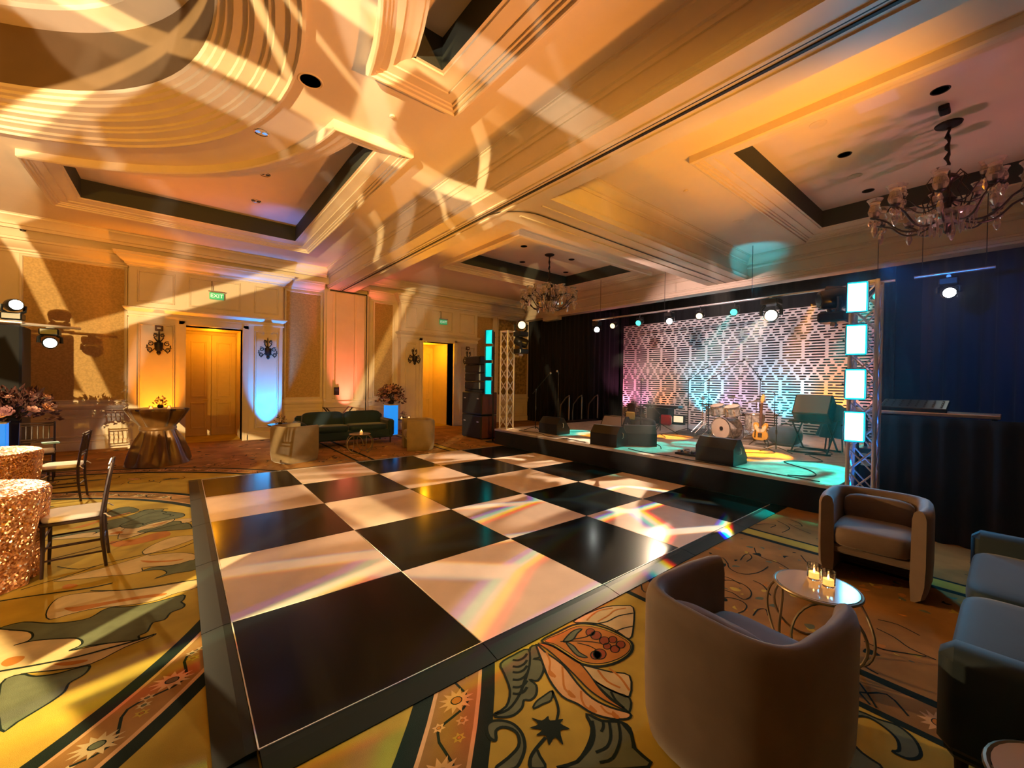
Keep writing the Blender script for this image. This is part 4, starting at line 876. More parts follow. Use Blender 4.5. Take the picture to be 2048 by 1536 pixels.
# ------------------------------------------------------------------ dining tables with sequin cloths, chairs
def sequin():
    m = mat('rose_gold_sequins', (0.62, 0.25, 0.09), 0.30, metal=0.72); nt = m.node_tree; N = nt.nodes; L = nt.links; b = N['Principled BSDF']
    tc = N.new('ShaderNodeTexCoord'); v = N.new('ShaderNodeTexVoronoi'); v.inputs['Scale'].default_value = 75; L.new(tc.outputs['Object'], v.inputs['Vector'])
    vm = N.new('ShaderNodeVectorMath'); vm.operation = 'MULTIPLY_ADD'; L.new(v.outputs['Color'], vm.inputs[0]); vm.inputs[1].default_value = (1.5, 1.5, 1.5); vm.inputs[2].default_value = (-.75, -.75, -.75)
    g = N.new('ShaderNodeNewGeometry'); va = N.new('ShaderNodeVectorMath'); L.new(g.outputs['Normal'], va.inputs[0]); L.new(vm.outputs[0], va.inputs[1])
    vn = N.new('ShaderNodeVectorMath'); vn.operation = 'NORMALIZE'; L.new(va.outputs[0], vn.inputs[0]); L.new(vn.outputs[0], b.inputs['Normal'])
    mx = N.new('ShaderNodeMix'); mx.data_type = 'RGBA'; mx.inputs[6].default_value = (0.95, 0.50, 0.20, 1); mx.inputs[7].default_value = (0.55, 0.16, 0.04, 1)
    sc = N.new('ShaderNodeSeparateColor'); L.new(v.outputs['Color'], sc.inputs[0]); L.new(sc.outputs[1], mx.inputs[0]); L.new(mx.outputs[2], b.inputs['Base Color'])
    return m
MT['sequin'] = sequin()
def seq_table(label, clabel, loc, r=.52, h=.76):
    t = thing('round_table', label, 'table', loc, 0, 'round tables at the side')
    obj('table_top', M().lathe([(0, h - .03), (r - .02, h - .03), (r - .02, h - .006), (0, h - .006)], 40), MT['wood'], t, smooth=30)
    obj('pedestal', M().lathe([(.22, 0), (.22, .03), (.05, .06), (.05, h - .03)], 16), MT['wood'], t, smooth=30)
    def fold(th, k): return 1 + .035 * max(0, k - .35) * (math.sin(th * 11) + .5 * math.sin(th * 17 + 1)) * 1.6
    m = M().lathe([(0, h), (r * .5, h), (r - .015, h), (r, h - .006), (r + .010, h - .03), (r - .01, h - .25), (r - .045, h - .5), (r - .07, .006)], 120, fold=fold, cap=False)
    c = obj('tablecloth', m, MT['sequin'], smooth=180, loc=loc); tag(c, clabel, 'tablecloth', 'sequin tablecloths')
    return t
seq_table('round table under sequins nearest the dance floor corner', 'glittering rose gold sequin cloth on the nearer round table', (-1.66, 3.03, 0))
seq_table('second round table under sequins, behind the nearer one', 'glittering rose gold sequin cloth on the farther round table', (-2.14, 5.55, 0))

def chiavari(label, loc, rz):
    # faces local +Y
    t = thing('chiavari_chair', label, 'chair', loc, rz, 'dark chiavari chairs'); wd, dp = .39, .38; mw_ = MT['wood']
    for s in (-1, 1):
        x = s * (wd / 2 - .015)
        obj('leg', M().tube([(x, dp / 2 - .02, 0), (x, dp / 2 - .025, .2), (x, dp / 2 - .025, .44)], [.011, .014, .016], 8), mw_, t)
        P = [(x, -dp / 2 - .02, 0), (x, -dp / 2 + .005, .25), (x, -dp / 2 + .01, .45), (x, -dp / 2 - .02, .70), (x, -dp / 2 - .055, .915)]
        obj('back_post', M().tube(P, [.012, .015, .016, .014, .012], 8), mw_, t)
        for z in (.14, .25): obj('stretcher', M().cyl((x, dp / 2 - .025, z), (x, -dp / 2 + .003, z), .009, n=6), mw_, t)
    for (y, z) in ((dp / 2 - .025, .20), (-dp / 2 + .005, .22), (dp / 2 - .025, .32)): obj('stretcher', M().cyl((-wd / 2 + .015, y, z), (wd / 2 - .015, y, z), .009, n=6), mw_, t)
    obj('seat', M().rbox((0, 0, .44), (wd, dp, .032), .01), mw_, t, smooth=None)
    obj('cushion', M().ell((0, 0, .475), (wd / 2 - .005, dp / 2 - .005, .026), 24, 8, .3), MT['linen'], t, smooth=180)['label'] = 'ivory seat cushion'
    for s in (-1, 1): obj('cushion_tie', M().tube([(s * .17, -dp / 2 + .01, .47), (s * .20, -dp / 2 - .015, .475), (s * .21, -dp / 2 - .03, .455), (s * .205, -dp / 2 - .05, .44)], .005, 5), MT['linen'], t)
    def yb(z): return -dp / 2 + .01 - (z - .45) * .085 - max(0, z - .70) * .06
    for z, r in ((.895, .013), (.86, .009), (.64, .011), (.60, .009)): obj('back_rail', M().cyl((-wd / 2 + .015, yb(z), z), (wd / 2 - .015, yb(z), z), r, n=8), mw_, t)
    for i in range(5):
        x = (i - 2) * .06; P = [(x, yb(.64), .64), (x, yb(.75), .75), (x, yb(.86), .86)]
        obj('spindle', M().tube(P, [.006, .009, .006], 6), mw_, t)
    return t
ch = chiavari('dark chiavari chair with ivory cushion at the nearer sequin table', (-1.00, 3.12, 0), PI / 2 + .05)
dup(ch, 'dark chiavari chair with ivory cushion at the farther sequin table', (-1.50, 5.92, 0), PI / 2 - .05)
dup(ch, 'dark chiavari chair facing out with its spindle back to the far wall', (-2.02, 7.55, 0), PI + .12)
# folded blue napkin on the table edge chair
nm = M().rbox((0, 0, .01), (.16, .12, .02), .008); bn = obj('napkin', nm, mat('pale_blue_cloth', (.25, .5, .6), .8), loc=(-1.62, 6.02, .764), rot=(0, 0, .3)); tag(bn, 'folded pale blue napkin at the edge of the farther sequin table', 'napkin')

# ------------------------------------------------------------------ cocktail table with a tied stretch cloth
MT['satin'] = mat('bronze_satin', (0.17, 0.08, 0.02), 0.42, metal=0.15, sheen=0.4, var=0.3, vscale=7)
def spandex(z0, z1, prof, n=96, seed=1):
    rr = random.Random(seed); ph = [rr.random() * TAU for _ in range(6)]
    def fold(th, k):
        a = .13 * math.sin(math.pi * min(1, max(0, k)))
        return 1 + a * (math.sin(th * 9 + ph[0]) + .6 * math.sin(th * 14 + ph[1]) + .4 * math.sin(th * 5 + ph[2]))
    return M().lathe(prof, n, fold=fold, cap=False)
ct = thing('cocktail_table', 'tall bronze satin draped cocktail table tied at the waist before the far portal', 'table', (-0.60, 8.28, 0))
obj('table_top', M().lathe([(0, 1.03), (.40, 1.03), (.40, 1.052), (0, 1.052)], 40), MT['wood'], ct, smooth=30)
obj('table_cover', spandex(0, 0, [(0, 1.062), (.2, 1.062), (.41, 1.06), (.425, 1.045), (.41, 1.0), (.36, .88), (.29, .76), (.255, .70)]), MT['satin'], ct, smooth=180)
obj('table_skirt', spandex(0, 0, [(.245, .70), (.26, .62), (.33, .45), (.40, .25), (.46, .08), (.49, .006)], seed=4), MT['satin'], ct, smooth=180)
obj('sash', M().lathe([(.235, .64), (.275, .65), (.285, .68), (.275, .72), (.24, .735)], 40), MT['satin'], ct, smooth=60)['label'] = 'tied satin sash'
# ------------------------------------------------------------------ flowers
def blossom_mesh(nm, mm):
    m = M(); 
    for ring, (n, r, tilt) in enumerate(((6, 1.0, .35), (5, .68, .75), (3, .36, 1.15))):
        for k in range(n):
            a = TAU * k / n + ring * .5; c, s_ = math.cos(a), math.sin(a); V = []
            for (u, v) in ((0, 0), (.5, -.42), (.5, .42), (1.0, -.3), (1.0, .3), (1.12, 0)):
                d = u * r; x = d * math.cos(tilt); z = d * math.sin(tilt) + .12 * ring; y = v * r
                V.append((c * x - s_ * y, s_ * x + c * y, z))
            m.add(V, [(0, 1, 2), (1, 3, 4, 2), (3, 5, 4)])
    return m.mesh(nm, mm, 180)
BL = [blossom_mesh('blossom_a', MT['petal']), blossom_mesh('blossom_b', MT['petal2']), blossom_mesh('blossom_c', MT['petal3'])]
def leaves(n, R, H, seed, s=.07, mm='leaf', up=.5):
    r = random.Random(seed); m = M()
    for _ in range(n):
        a = r.random() * TAU; ph = r.uniform(-.3, 1.3); d = r.uniform(.35, 1.0)
        c = Vector((math.cos(a) * math.cos(ph) * R * d, math.sin(a) * math.cos(ph) * R * d, math.sin(ph) * H * d)); o = c.normalized() if c.length > 1e-4 else Vector((0, 0, 1))
        o = (o + Vector((r.uniform(-.5, .5), r.uniform(-.5, .5), r.uniform(-.2, .6)))).normalized(); t = o.orthogonal().normalized(); t.rotate(Matrix.Rotation(r.random() * TAU, 3, o)); L = s * r.uniform(.7, 1.5)
        nrm = o.cross(t) * .15 * L
        m.add([c, c + o * L * .5 + t * L * .25 + nrm, c + o * L, c + o * L * .5 - t * L * .25 + nrm], [(0, 1, 2), (0, 2, 3)])
    return m
def bouquet(label, loc, R, H, nb, seed, bs=.06, nl=160, vase=True, vr=.06, vh=.14, mm='leafburg', group='floral arrangements'):
    t = thing('flower_arrangement', label, 'flowers', loc, 0, group); r = random.Random(seed)
    z = vh if vase else 0
    if vase: obj('vase', M().lathe([(vr * .7, 0), (vr, vh * .5), (vr * .75, vh), (vr * .65, vh), (vr * .8, vh * .5), (0, .01)], 16), MT['blackgloss'], t)
    f = obj('foliage', leaves(nl, R, H, seed, max(.035, R * .17), mm), MT[mm], t, smooth=None, loc=(0, 0, z)); f['kind'] = 'stuff'
    sm = M()
    for k in range(nb):
        a = r.random() * TAU; ph = r.uniform(-.1, 1.2); d = r.uniform(.7, 1.0)
        c = (math.cos(a) * math.cos(ph) * R * d, math.sin(a) * math.cos(ph) * R * d, z + math.sin(ph) * H * d)
        o = obj('blossom', BL[r.choice((0, 0, 1, 2, 0))], None, t, loc=c, rot=(r.uniform(.2, 1.0), 0, a + PI / 2)); o.scale = (bs * r.uniform(.8, 1.2),) * 3
        sm.cyl((0, 0, z * .6), c, .003, n=4)
    obj('stems', sm, MT['leaf'], t)['kind'] = 'stuff'
    return t
bouquet('small dark flower posy on the bronze cocktail table', (-0.57, 8.30, 1.062), .11, .16, 9, 3, .026, 60, vr=.05, vh=.07)
for (x, y, lb) in ((-.70, 8.12, 'left'), (-.44, 8.10, 'right')): dup(cg, 'low candle glass on the cocktail table, %s of the posy' % lb, (x, y, 1.062)).scale = (.8, .8, .6)
# glowing acrylic pedestals
MT['acrylic'] = mat('lit_acrylic', (0.05, 0.3, 0.6), 0.3, em=(0.0, 0.27, 1.0), es=.85)
nt = MT['acrylic'].node_tree
def pedestal(label, loc, w_=.30, h=.92, rz=.2):
    t = thing('pedestal', label, 'pedestal', loc, rz, 'glowing pedestals')
    obj('base', M().rbox((0, 0, .015), (w_ + .02, w_ + .02, .03), .005), MT['white'], t, smooth=None)
    obj('light_box', M().rbox((0, 0, h / 2 + .01), (w_, w_, h - .04), .008), MT['acrylic'], t, smooth=None)['label'] = 'glowing blue acrylic column'
    obj('top', M().rbox((0, 0, h - .004), (w_ + .03, w_ + .03, .022), .005), MT['white'], t, smooth=None)
    return t
pd = pedestal('glowing blue pedestal with flowers right of the far teal sofa', (4.62, 9.62, 0))
bouquet('large blush and burgundy flower arrangement on the pedestal by the far sofa', (4.62, 9.62, .935), .40, .46, 46, 11, .07, 420, vr=.10, vh=.14)
dup(pd, 'glowing blue pedestal under flowers at the left picture edge', (-2.55, 7.95, 0), .1)
bouquet('wide burgundy flower arrangement on the pedestal at the left edge', (-2.35, 7.95, .935), .50, .42, 40, 21, .08, 560, vr=.11, vh=.12)
# low tables with posies and candles beyond the sofa
def drum_table(label, loc, r=.28, h=.47):
    t = thing('low_table', label, 'table', loc, 0, 'low dark side tables')
    obj('table_top', M().lathe([(0, h - .03), (r, h - .03), (r + .005, h - .015), (r, h), (0, h)], 30), MT['blackgloss'], t, smooth=30)
    obj('column', M().lathe([(.18, 0), (.18, .02), (.05, .05), (.045, h - .03)], 16), MT['blackgloss'], t, smooth=30)
    return t
lt = drum_table('low dark round table left of the far teal sofa', (1.80, 9.58, 0), .38, .50); dup(lt, 'low dark round table between the right pedestal and the second doorway', (5.22, 10.0, 0)).scale = (.6, .6, .86)
bouquet('small leafy posy on the low table left of the far sofa', (1.68, 9.5, .50), .13, .2, 6, 5, .03, 70, vr=.05, vh=.06, mm='leaf')
bouquet('small leafy posy on the low table right of the pedestal', (5.21, 10.06, .43), .11, .18, 5, 6, .03, 60, vr=.05, vh=.06, mm='leaf')
dup(cg, 'candle glass on the low table left of the far sofa', (2.03, 9.45, .50)); dup(cg, 'left candle glass on the low table right of the pedestal', (5.08, 9.9, .43)); dup(cg, 'right candle glass on the low table right of the pedestal', (5.34, 9.92, .43))
# folding tray stand against the far wall
ts = thing('tray_stand', 'dark folding tray stand with crossed legs against the wall behind the far sofa', 'tray stand', (3.28, 10.25, 0))
for y in (-.18, .18):
    for s in (-1, 1): obj('leg', M().tube([(-s * .34, y, 0), (s * .36, y, .84)], .018, 6), MT['wood'], ts)
for s in (-1, 1): obj('top_rail', M().tube([(s * .36, -.22, .84), (s * .36, .22, .84)], .016, 6), MT['wood'], ts)
for k in (-.1, .1): obj('strap', M().box((0, k, .835), (.70, .04, .004)), MT['black'], ts, smooth=None)
# ------------------------------------------------------------------ sound on the stage
MT['grille'] = mat('black_grille', (0.012, 0.014, 0.016), 0.55, bump=0.4, bscale=260)
MT['brownply'] = mat('brown_lacquer', (0.10, 0.028, 0.012), 0.4, var=.2)
MT['greycab'] = mat('grey_grille_cloth', (0.30, 0.26, 0.25), 0.7, bump=.3, bscale=220)
def wedge(label, loc, rz, w_=.62, h=.40, d=.46, face='grille', rot=None):
    # front (sloped baffle) faces local -X
    t = thing('stage_monitor', label, 'monitor', loc, rz, 'wedge stage monitors', rot=rot)
    pr = [(-d / 2, .0), (d / 2, .0), (d / 2, h * .62), (d * .22, h), (-d * .02, h), (-d / 2, h * .30)]
    V = [(x, -w_ / 2, z + .006) for (x, z) in pr] + [(x, w_ / 2, z + .006) for (x, z) in pr]; n = len(pr)
    obj('cabinet', M().add(V, [tuple(range(n)), tuple(range(2 * n - 1, n - 1, -1))] + [(i, i + n, (i + 1) % n + n, (i + 1) % n) for i in range(n)]), MT['blackgloss'], t, smooth=None)
    a = Vector((-d / 2, 0, h * .30)); b = Vector((-d * .02, 0, h)); nn = Vector((-(b - a).z, 0, (b - a).x)).normalized(); e = (b - a) * .06
    V = []
    for o in (.0, .012):
        for p, y in ((a + e, -w_ / 2 + .03), (b - e, -w_ / 2 + .03), (b - e, w_ / 2 - .03), (a + e, w_ / 2 - .03)): V.append((p.x + nn.x * o, y, p.z + nn.z * o + .006))
    g = obj('grille', M().add(V, [(4, 5, 6, 7), (0, 1, 5, 4), (1, 2, 6, 5), (2, 3, 7, 6), (3, 0, 4, 7)]), MT[face], t, smooth=None)
    if face != 'grille': g['label'] = 'pale grey front grille'
    for s in (-1, 1):
        obj('handle', M().tube([(d * .05, s * (w_ / 2 + .002), h * .42), (d * .05, s * (w_ / 2 + .022), h * .46), (d * .05, s * (w_ / 2 + .022), h * .66), (d * .05, s * (w_ / 2 + .002), h * .70)], .008, 6), MT['alu'], t)
    for x in (-d * .3, d * .3):
        for y in (-.22, .22): obj('foot', M().cyl((x, y, 0), (x, y, .008), .018, n=8), MT['black'], t)
    return t
wd = wedge('black wedge monitor at the left end of the stage behind a microphone stand', (6.93, 5.06, ZT), PI)
dup(wd, 'black wedge monitor on the stage lip, left one of the pair', (6.58, 3.12, ZT), PI + .1)
dup(wd, 'black wedge monitor turned sideways behind the left one of the pair', (7.16, 2.80, ZT), PI + .75)
dup(wd, 'black wedge monitor on the stage lip in front of the drum kit', (6.68, 0.93, ZT), PI - .05)
wedge('wedge monitor with a lit grey front facing the hall, behind the pair', (7.95, 4.00, ZT), .1, face='greycab', h=.46)

sp = thing('speaker_stack', 'tall black loudspeaker stack on two subwoofers left of the stage', 'loudspeaker', (6.32, 7.85, 0))
for (z, h) in ((0.02, .66), (.70, .64)):
    c = obj('subwoofer', M().rbox((.27, 0, z + h / 2), (.54, 1.02, h), .012), MT['blackgloss'], sp, smooth=None)
    obj('grille', M().rbox((-.004, 0, z + h / 2), (.02, .96, h - .07), .004), MT['grille'], c, smooth=None)
    for y in (-.34, .34): obj('handle', M().rbox((-.012, y, z + h * .72), (.014, .10, .03), .004), MT['alu'], c, smooth=None)
    obj('side_panel', M().rbox((.27, -.513, z + h / 2), (.50, .012, h - .05), .004), MT['brownply'], c, smooth=None)['label'] = 'brown lacquered side panel'
for x in (.05, .49):
    for y in (-.46, .46): obj('foot', M().cyl((x, y, 0), (x, y, .022), .025, n=8), MT['black'], sp)
obj('rig_plate', M().rbox((.27, 0, 1.375), (.44, .9, .06), .008), MT['black'], sp, smooth=None)
for k in range(4):
    z = 1.41 + k * .245
    c = obj('array_box', M().rbox((.25, .05, z + .12), (.42, .78, .232), .02), MT['blackgloss'], sp, smooth=None)
    obj('grille', M().rbox((.035, .05, z + .12), (.02, .72, .19), .004), MT['grille'], c, smooth=None)
    obj('rig_pin', M().cyl((.02, .42, z + .12), (.06, .46, z + .12), .02, n=6), MT['alu'], c)

def mic(P0, dirv, L=.16, par=None):
    d = Vector(dirv).normalized(); p = Vector(P0)
    o = obj('microphone', M().tube([p, p + d * L * .6, p + d * L * .7], [.010, .016, .020], 10), MT['blackgloss'], par)
    m = M(); m.ell(p + d * (L * .7 + .018), (.025, .025, .026), 12, 8); g = obj('mic_grille', m, MT['alu'], o); return o
def mic_stand(label, loc, rz, h, boom=None, lean=0.0, tripod=True, tip=None, mics=True):
    t = thing('microphone_stand', label, 'microphone stand', loc, rz, 'microphone stands on the stage')
    k = MT['blackgloss']
    if tripod:
        for q in range(3):
            a = TAU * q / 3 + .3; obj('leg', M().tube([(0, 0, .10), (.10 * math.cos(a), .10 * math.sin(a), .075), (.30 * math.cos(a), .30 * math.sin(a), .012)], .009, 6), k, t)
    else: obj('base', M().lathe([(0, 0), (.13, 0), (.13, .018), (.03, .03), (0, .03)], 24), k, t, smooth=30)
    obj('pole', M().tube([(0, 0, .05), (0, 0, h * .55), (0, 0, h)], [.011, .011, .008], 8), k, t)
    obj('clutch', M().cyl((0, 0, h * .55 - .04), (0, 0, h * .55 + .04), .018, n=10), k, t)
    if boom:
        a, L, el = boom; d = Vector((math.cos(a) * math.cos(el), math.sin(a) * math.cos(el), math.sin(el))); p = Vector((0, 0, h))
        obj('boom_arm', M().tube([p - d * L * .3, p + d * L], .007, 6), k, t)
        obj('clutch', M().ell((0, 0, h), (.022, .022, .028), 10, 6), k, t)
        if mics: mic(p + d * L, d + Vector((0, 0, -.15)), .16, t)
    else:
        obj('mic_clip', M().tube([(0, 0, h), (-.02, 0, h + .05)], .010, 6), k, t)
        if mics: mic((.02, 0, h + .04), (-.9, 0, .35), .17, t)
    return t
mic_stand('black boom microphone stand at the left end of the stage', (6.90, 5.72, ZT), 0, 1.06, boom=(-1.15, .46, .85))
mic_stand('straight microphone stand behind the left end wedge monitor', (7.33, 5.33, ZT), 0.4, 1.46)
mic_stand('slim microphone stand before the lit grey monitor, cutting the backdrop edge', (7.55, 3.52, ZT), 0.2, 1.44, mics=False)
mic_stand('microphone stand on a round base near the stage centre', (7.55, 3.03, ZT), .8, 1.26, tripod=False)
mic_stand('boom microphone stand left of the drum kit', (10.0, 3.23, ZT), 0, 1.36, boom=(-1.5, .50, .62))
mic_stand('tall boom microphone stand in front of the drum kit reaching right', (9.70, 2.56, ZT), 0, 1.38, boom=(-1.45, .80, .55))
mic_stand('boom microphone stand right of the drum kit reaching left', (10.6, 1.75, ZT), 0, 1.40, boom=(1.3, .38, .9))
mic_stand('thin vocal microphone stand against the turquoise backdrop by the guitar', (11.0, 1.56, ZT), 0, 1.0)
# low boom stand lying across the stage middle
lb = thing('microphone_stand', 'low tripod boom stand leaning across the stage middle', 'microphone stand', (9.05, 3.45, ZT), 0, 'microphone stands on the stage')
for q in range(3):
    a = TAU * q / 3 + 1.2; obj('leg', M().tube([(0, 0, .26), (.42 * math.cos(a), .42 * math.sin(a), .012)], .011, 6), MT['blackgloss'], lb)
obj('pole', M().cyl((0, 0, .08), (0, 0, .50), .012, n=8), MT['blackgloss'], lb); obj('boom_arm', M().tube([(0, 0, .48), (.5, .62, .72)], .010, 6), MT['blackgloss'], lb); mic((.5, .62, .72), (.5, .6, .3), .16, lb)

# ------------------------------------------------------------------ drum kit
MT['pearl'] = mat('silver_pearl_shell', (0.60, 0.55, 0.52), 0.22, var=.6, vscale=14, col2=(.20, .18, .18), coat=.6)
MT['skin'] = mat('drum_skin', (0.62, 0.50, 0.42), 0.5, var=.12)
MT['bronze'] = mat('bronze_cymbal', (0.45, 0.33, 0.14), 0.28, metal=.95)
def drum(par, name, c, r, d, axis='z', tilt=0.0, rz=0.0):
    # a shell with two hoops, head and lugs; axis z upright, x facing -X
    T = Matrix.Translation(c) @ Matrix.Rotation(rz, 4, 'Z') @ (Matrix.Rotation(tilt, 4, 'Y') if axis == 'z' else Matrix.Rotation(-PI / 2, 4, 'Y'))
    m = M(); m.T = T; m.lathe([(r * .97, 0), (r * .97, d)], 28, cap=False); o = obj('shell' if name is None else name, m, MT['pearl'], par, smooth=40)
    for z in (0.0, d):
        h = M(); h.T = T; h.tube([(r * math.cos(a), r * math.sin(a), z) for a in [TAU * i / 28 for i in range(28)]], .012, 6, True); obj('hoop', h, MT['chrome'], o)
    h = M(); h.T = T; h.lathe([(0, d + .004), (r * .97, d + .002)], 28); obj('drum_head', h, MT['skin'], o, smooth=30)
    h = M(); h.T = T; h.lathe([(r * .97, -.002), (0, -.004)], 28); obj('drum_head', h, MT['skin'], o, smooth=30)
    h = M(); h.T = T
    for i in range(8):
        a = TAU * i / 8; x, y = (r + .004) * math.cos(a), (r + .004) * math.sin(a); h.cyl((x, y, .01), (x, y, d - .01), .005, n=5); h.ell((x, y, d / 2), (.016, .016, .03), 6, 5)
    obj('lugs', h, MT['chrome'], o)['kind'] = 'stuff'
    return o
bdm = thing('bass_drum', 'bass drum with pale front skin at the middle of the drum kit', 'drum', (9.36, 2.12, ZT), -.25)
o = drum(bdm, 'bass_shell', (.42, 0, .255), .245, .42, 'x')
obj('mic_port', M().lathe([(0, 0), (.045, 0), (.045, .006), (0, .006)], 16), MT['black'], bdm, loc=(-.012, -.03, .26), rot=(0, -PI / 2, 0))
for s in (-1, 1): obj('spur', M().tube([(.1, s * .22, .20), (.02, s * .32, .01)], .009, 6), MT['chrome'], bdm)
obj('tom_mount', M().tube([(.22, 0, .50), (.22, 0, .66)], .016, 8), MT['chrome'], bdm)
for s, r in ((1, .15), (-1, .165)): drum(bdm, 'rack_tom', (.17, s * .19, .58), r, .20, tilt=-.30)
fl = thing('floor_tom', 'silver floor tom on three legs right of the bass drum', 'drum', (9.95, 1.62, ZT)); drum(fl, 'tom_shell', (0, 0, .24), .20, .36)
for q in range(3):
    a = TAU * q / 3; obj('leg', M().tube([(.21 * math.cos(a), .21 * math.sin(a), .46), (.22 * math.cos(a), .22 * math.sin(a), .02), (.24 * math.cos(a), .24 * math.sin(a), 0.006)], .008, 6), MT['chrome'], fl)
sn = thing('snare_drum', 'silver snare drum on a low stand left behind the bass drum', 'drum', (9.98, 2.55, ZT)); drum(sn, 'snare_shell', (0, 0, .52), .175, .14)
def tri(par, h, k='chrome', r=.30):
    for q in range(3):
        a = TAU * q / 3 + .5; obj('leg', M().tube([(0, 0, .30), (r * math.cos(a), r * math.sin(a), .01)], .010, 6), MT[k], par)
    obj('pole', M().tube([(0, 0, .06), (0, 0, h)], [.013, .008], 8), MT[k], par)
tri(sn, .50)
def cymbal(label, loc, h, r, tilt, hat=False):
    t = thing('cymbal_stand', label, 'cymbal', loc, 0, 'cymbals of the drum kit'); tri(t, h)
    prof = [(.012, .030), (.03, .028), (.05, .014), (r * .6, .004), (r, -.010), (r * .6, 0), (.05, .010), (.012, .026)]
    obj('cymbal', M().lathe(prof, 32), MT['bronze'], t, smooth=40, loc=(0, 0, h - .02), rot=(tilt, tilt * .6, 0))
    if hat: obj('cymbal', M().lathe([(p[0], -p[1]) for p in prof], 32), MT['bronze'], t, smooth=40, loc=(0, 0, h - .075))
    obj('wing_nut', M().cyl((0, 0, h), (0, 0, h + .03), .010, n=6), MT['chrome'], t)
    return t
cymbal('crash cymbal on a stand high above the rack toms', (10.25, 2.22, ZT), .97, .23, .10)
cymbal('ride cymbal on a stand above the floor tom', (10.3, 1.72, ZT), .90, .25, -.14)
cymbal('crash cymbal on a stand at the left of the drum kit', (10.3, 3.0, ZT), .92, .23, .22)
cymbal('pair of hi-hat cymbals left of the snare drum', (10.15, 2.83, ZT), .76, .18, 0.0, True)
dt = thing('drum_throne', 'round black drum throne behind the bass drum', 'stool', (10.75, 2.25, ZT)); obj('seat', M().lathe([(0, .48), (.15, .48), (.17, .50), (.17, .54), (.15, .56), (0, .565)], 24), MT['blackgloss'], dt); tri(dt, .5, r=.22)
# stage rug under the kit
rg = M().rbox((0, 0, .006), (2.2, 2.4, .010), .003); rgo = obj('rug', rg, mat('worn_rug', (.20, .17, .15), .95, var=.6, vscale=4, bump=.3, bscale=200), smooth=None, loc=(10.15, 2.3, ZT)); tag(rgo, 'dark worn rug under the drum kit', 'rug')
for o in D.objects:
    if o.parent is None and o.get('category') in ('drum', 'cymbal', 'stool') and o.location.z == ZT: o.location.z += .0
for o in list(COL.objects):
    if o.parent is None and abs(o.location.z - ZT) < 1e-6 and o.name != 'rug' and 9.05 <= o.location.x <= 11.25 and 1.1 < o.location.y < 3.5: o.location.z += .0115

# ------------------------------------------------------------------ guitar on its stand
MT['butter'] = mat('butterscotch_lacquer', (0.75, 0.40, 0.07), 0.22, coat=.6, var=.1)
MT['maple'] = mat('maple', (0.72, 0.45, 0.14), 0.3, coat=.4); MT['rosewood'] = mat('rosewood', (0.12, 0.05, 0.03), 0.45)
MT['pick'] = mat('cream_pickguard', (0.80, 0.66, 0.42), 0.3)
gt = thing('electric_guitar', 'butterscotch electric guitar standing upright right of the drum kit', 'guitar', (9.22, 1.235, ZT + .11), 0, rot=(0, .10, 0))
gs = .92
def gpl(pts): return [(p[0] * gs, p[1] * gs) for p in pts]
body = [(.02, .0), (.09, .005), (.145, .04), (.165, .10), (.155, .16), (.125, .205), (.118, .25), (.14, .30), (.158, .345), (.15, .385), (.115, .405), (.075, .395), (.05, .36), (.035, .33), (-.035, .33), (-.05, .385), (-.085, .41), (-.135, .40), (-.16, .36), (-.155, .31), (-.125, .25), (-.125, .205), (-.155, .15), (-.165, .09), (-.14, .035), (-.085, .004)]
TG = Matrix.Rotation(PI / 2, 4, 'Z') @ Matrix.Rotation(PI / 2, 4, 'X')     # (x,y)->(-? , up): plate faces -X
TG = Matrix(((0, 0, -1, 0), (-1, 0, 0, 0), (0, 1, 0, 0), (0, 0, 0, 1)))
def gp(name, poly, z0, z1, mm, par=None): 
    m = M(); m.T = TG; m.prism(gpl(poly), z0, z1); return obj(name, m, MT[mm], par or gt, smooth=None)
gb = gp('body', body, 0, .042, 'butter'); gb.modifiers.new('b', 'BEVEL').width = .006
gp('pickguard', [(-.06, .19), (.06, .19), (.10, .24), (.12, .31), (.10, .36), (.04, .30), (-.04, .30), (-.10, .37), (-.13, .33), (-.10, .25)], .042, .045, 'pick')
gp('neck', [(-.026, .27), (.026, .27), (.022, .86), (-.022, .86)], .030, .052, 'rosewood')
gp('headstock', [(-.022, .86), (.022, .86), (.045, .92), (.052, 1.03), (.02, 1.06), (-.012, 1.03), (-.03, .93)], .032, .046, 'maple')
gp('pickup', [(-.035, .275), (.035, .275), (.035, .30), (-.035, .30)], .045, .056, 'chrome'); gp('pickup', [(-.04, .115), (.04, .13), (.04, .155), (-.04, .14)], .042, .054, 'blackgloss')
gp('bridge', [(-.042, .07), (.042, .07), (.042, .17), (-.042, .17)], .0421, .05, 'chrome')
gp('control_plate', [(-.115, .06), (-.09, .06), (-.09, .23), (-.115, .23)], .042, .046, 'blackgloss')
for y in (.09, .14): 
    m = M(); m.T = TG; m.cyl((-.102 * gs, y * gs, .046), (-.102 * gs, y * gs, .064), .010, n=10); obj('knob', m, MT['chrome'], gt)
m = M(); m.T = TG
for i in range(6): m.cyl(((i - 2.5) * .0075 * gs, .10 * gs, .056), ((i - 2.5) * .006 * gs, .90 * gs, .055), .0009, n=3)
obj('strings', m, MT['chrome'], gt)['kind'] = 'stuff'
m = M(); m.T = TG
for i in range(6): m.cyl((.045 * gs, (.91 + i * .02) * gs, .038), (.075 * gs, (.91 + i * .02) * gs, .038), .006, n=5)
obj('tuning_pegs', m, MT['chrome'], gt)
gst = thing('guitar_stand', 'black folding stand under the butterscotch guitar', 'guitar stand', (9.22, 1.235, ZT))
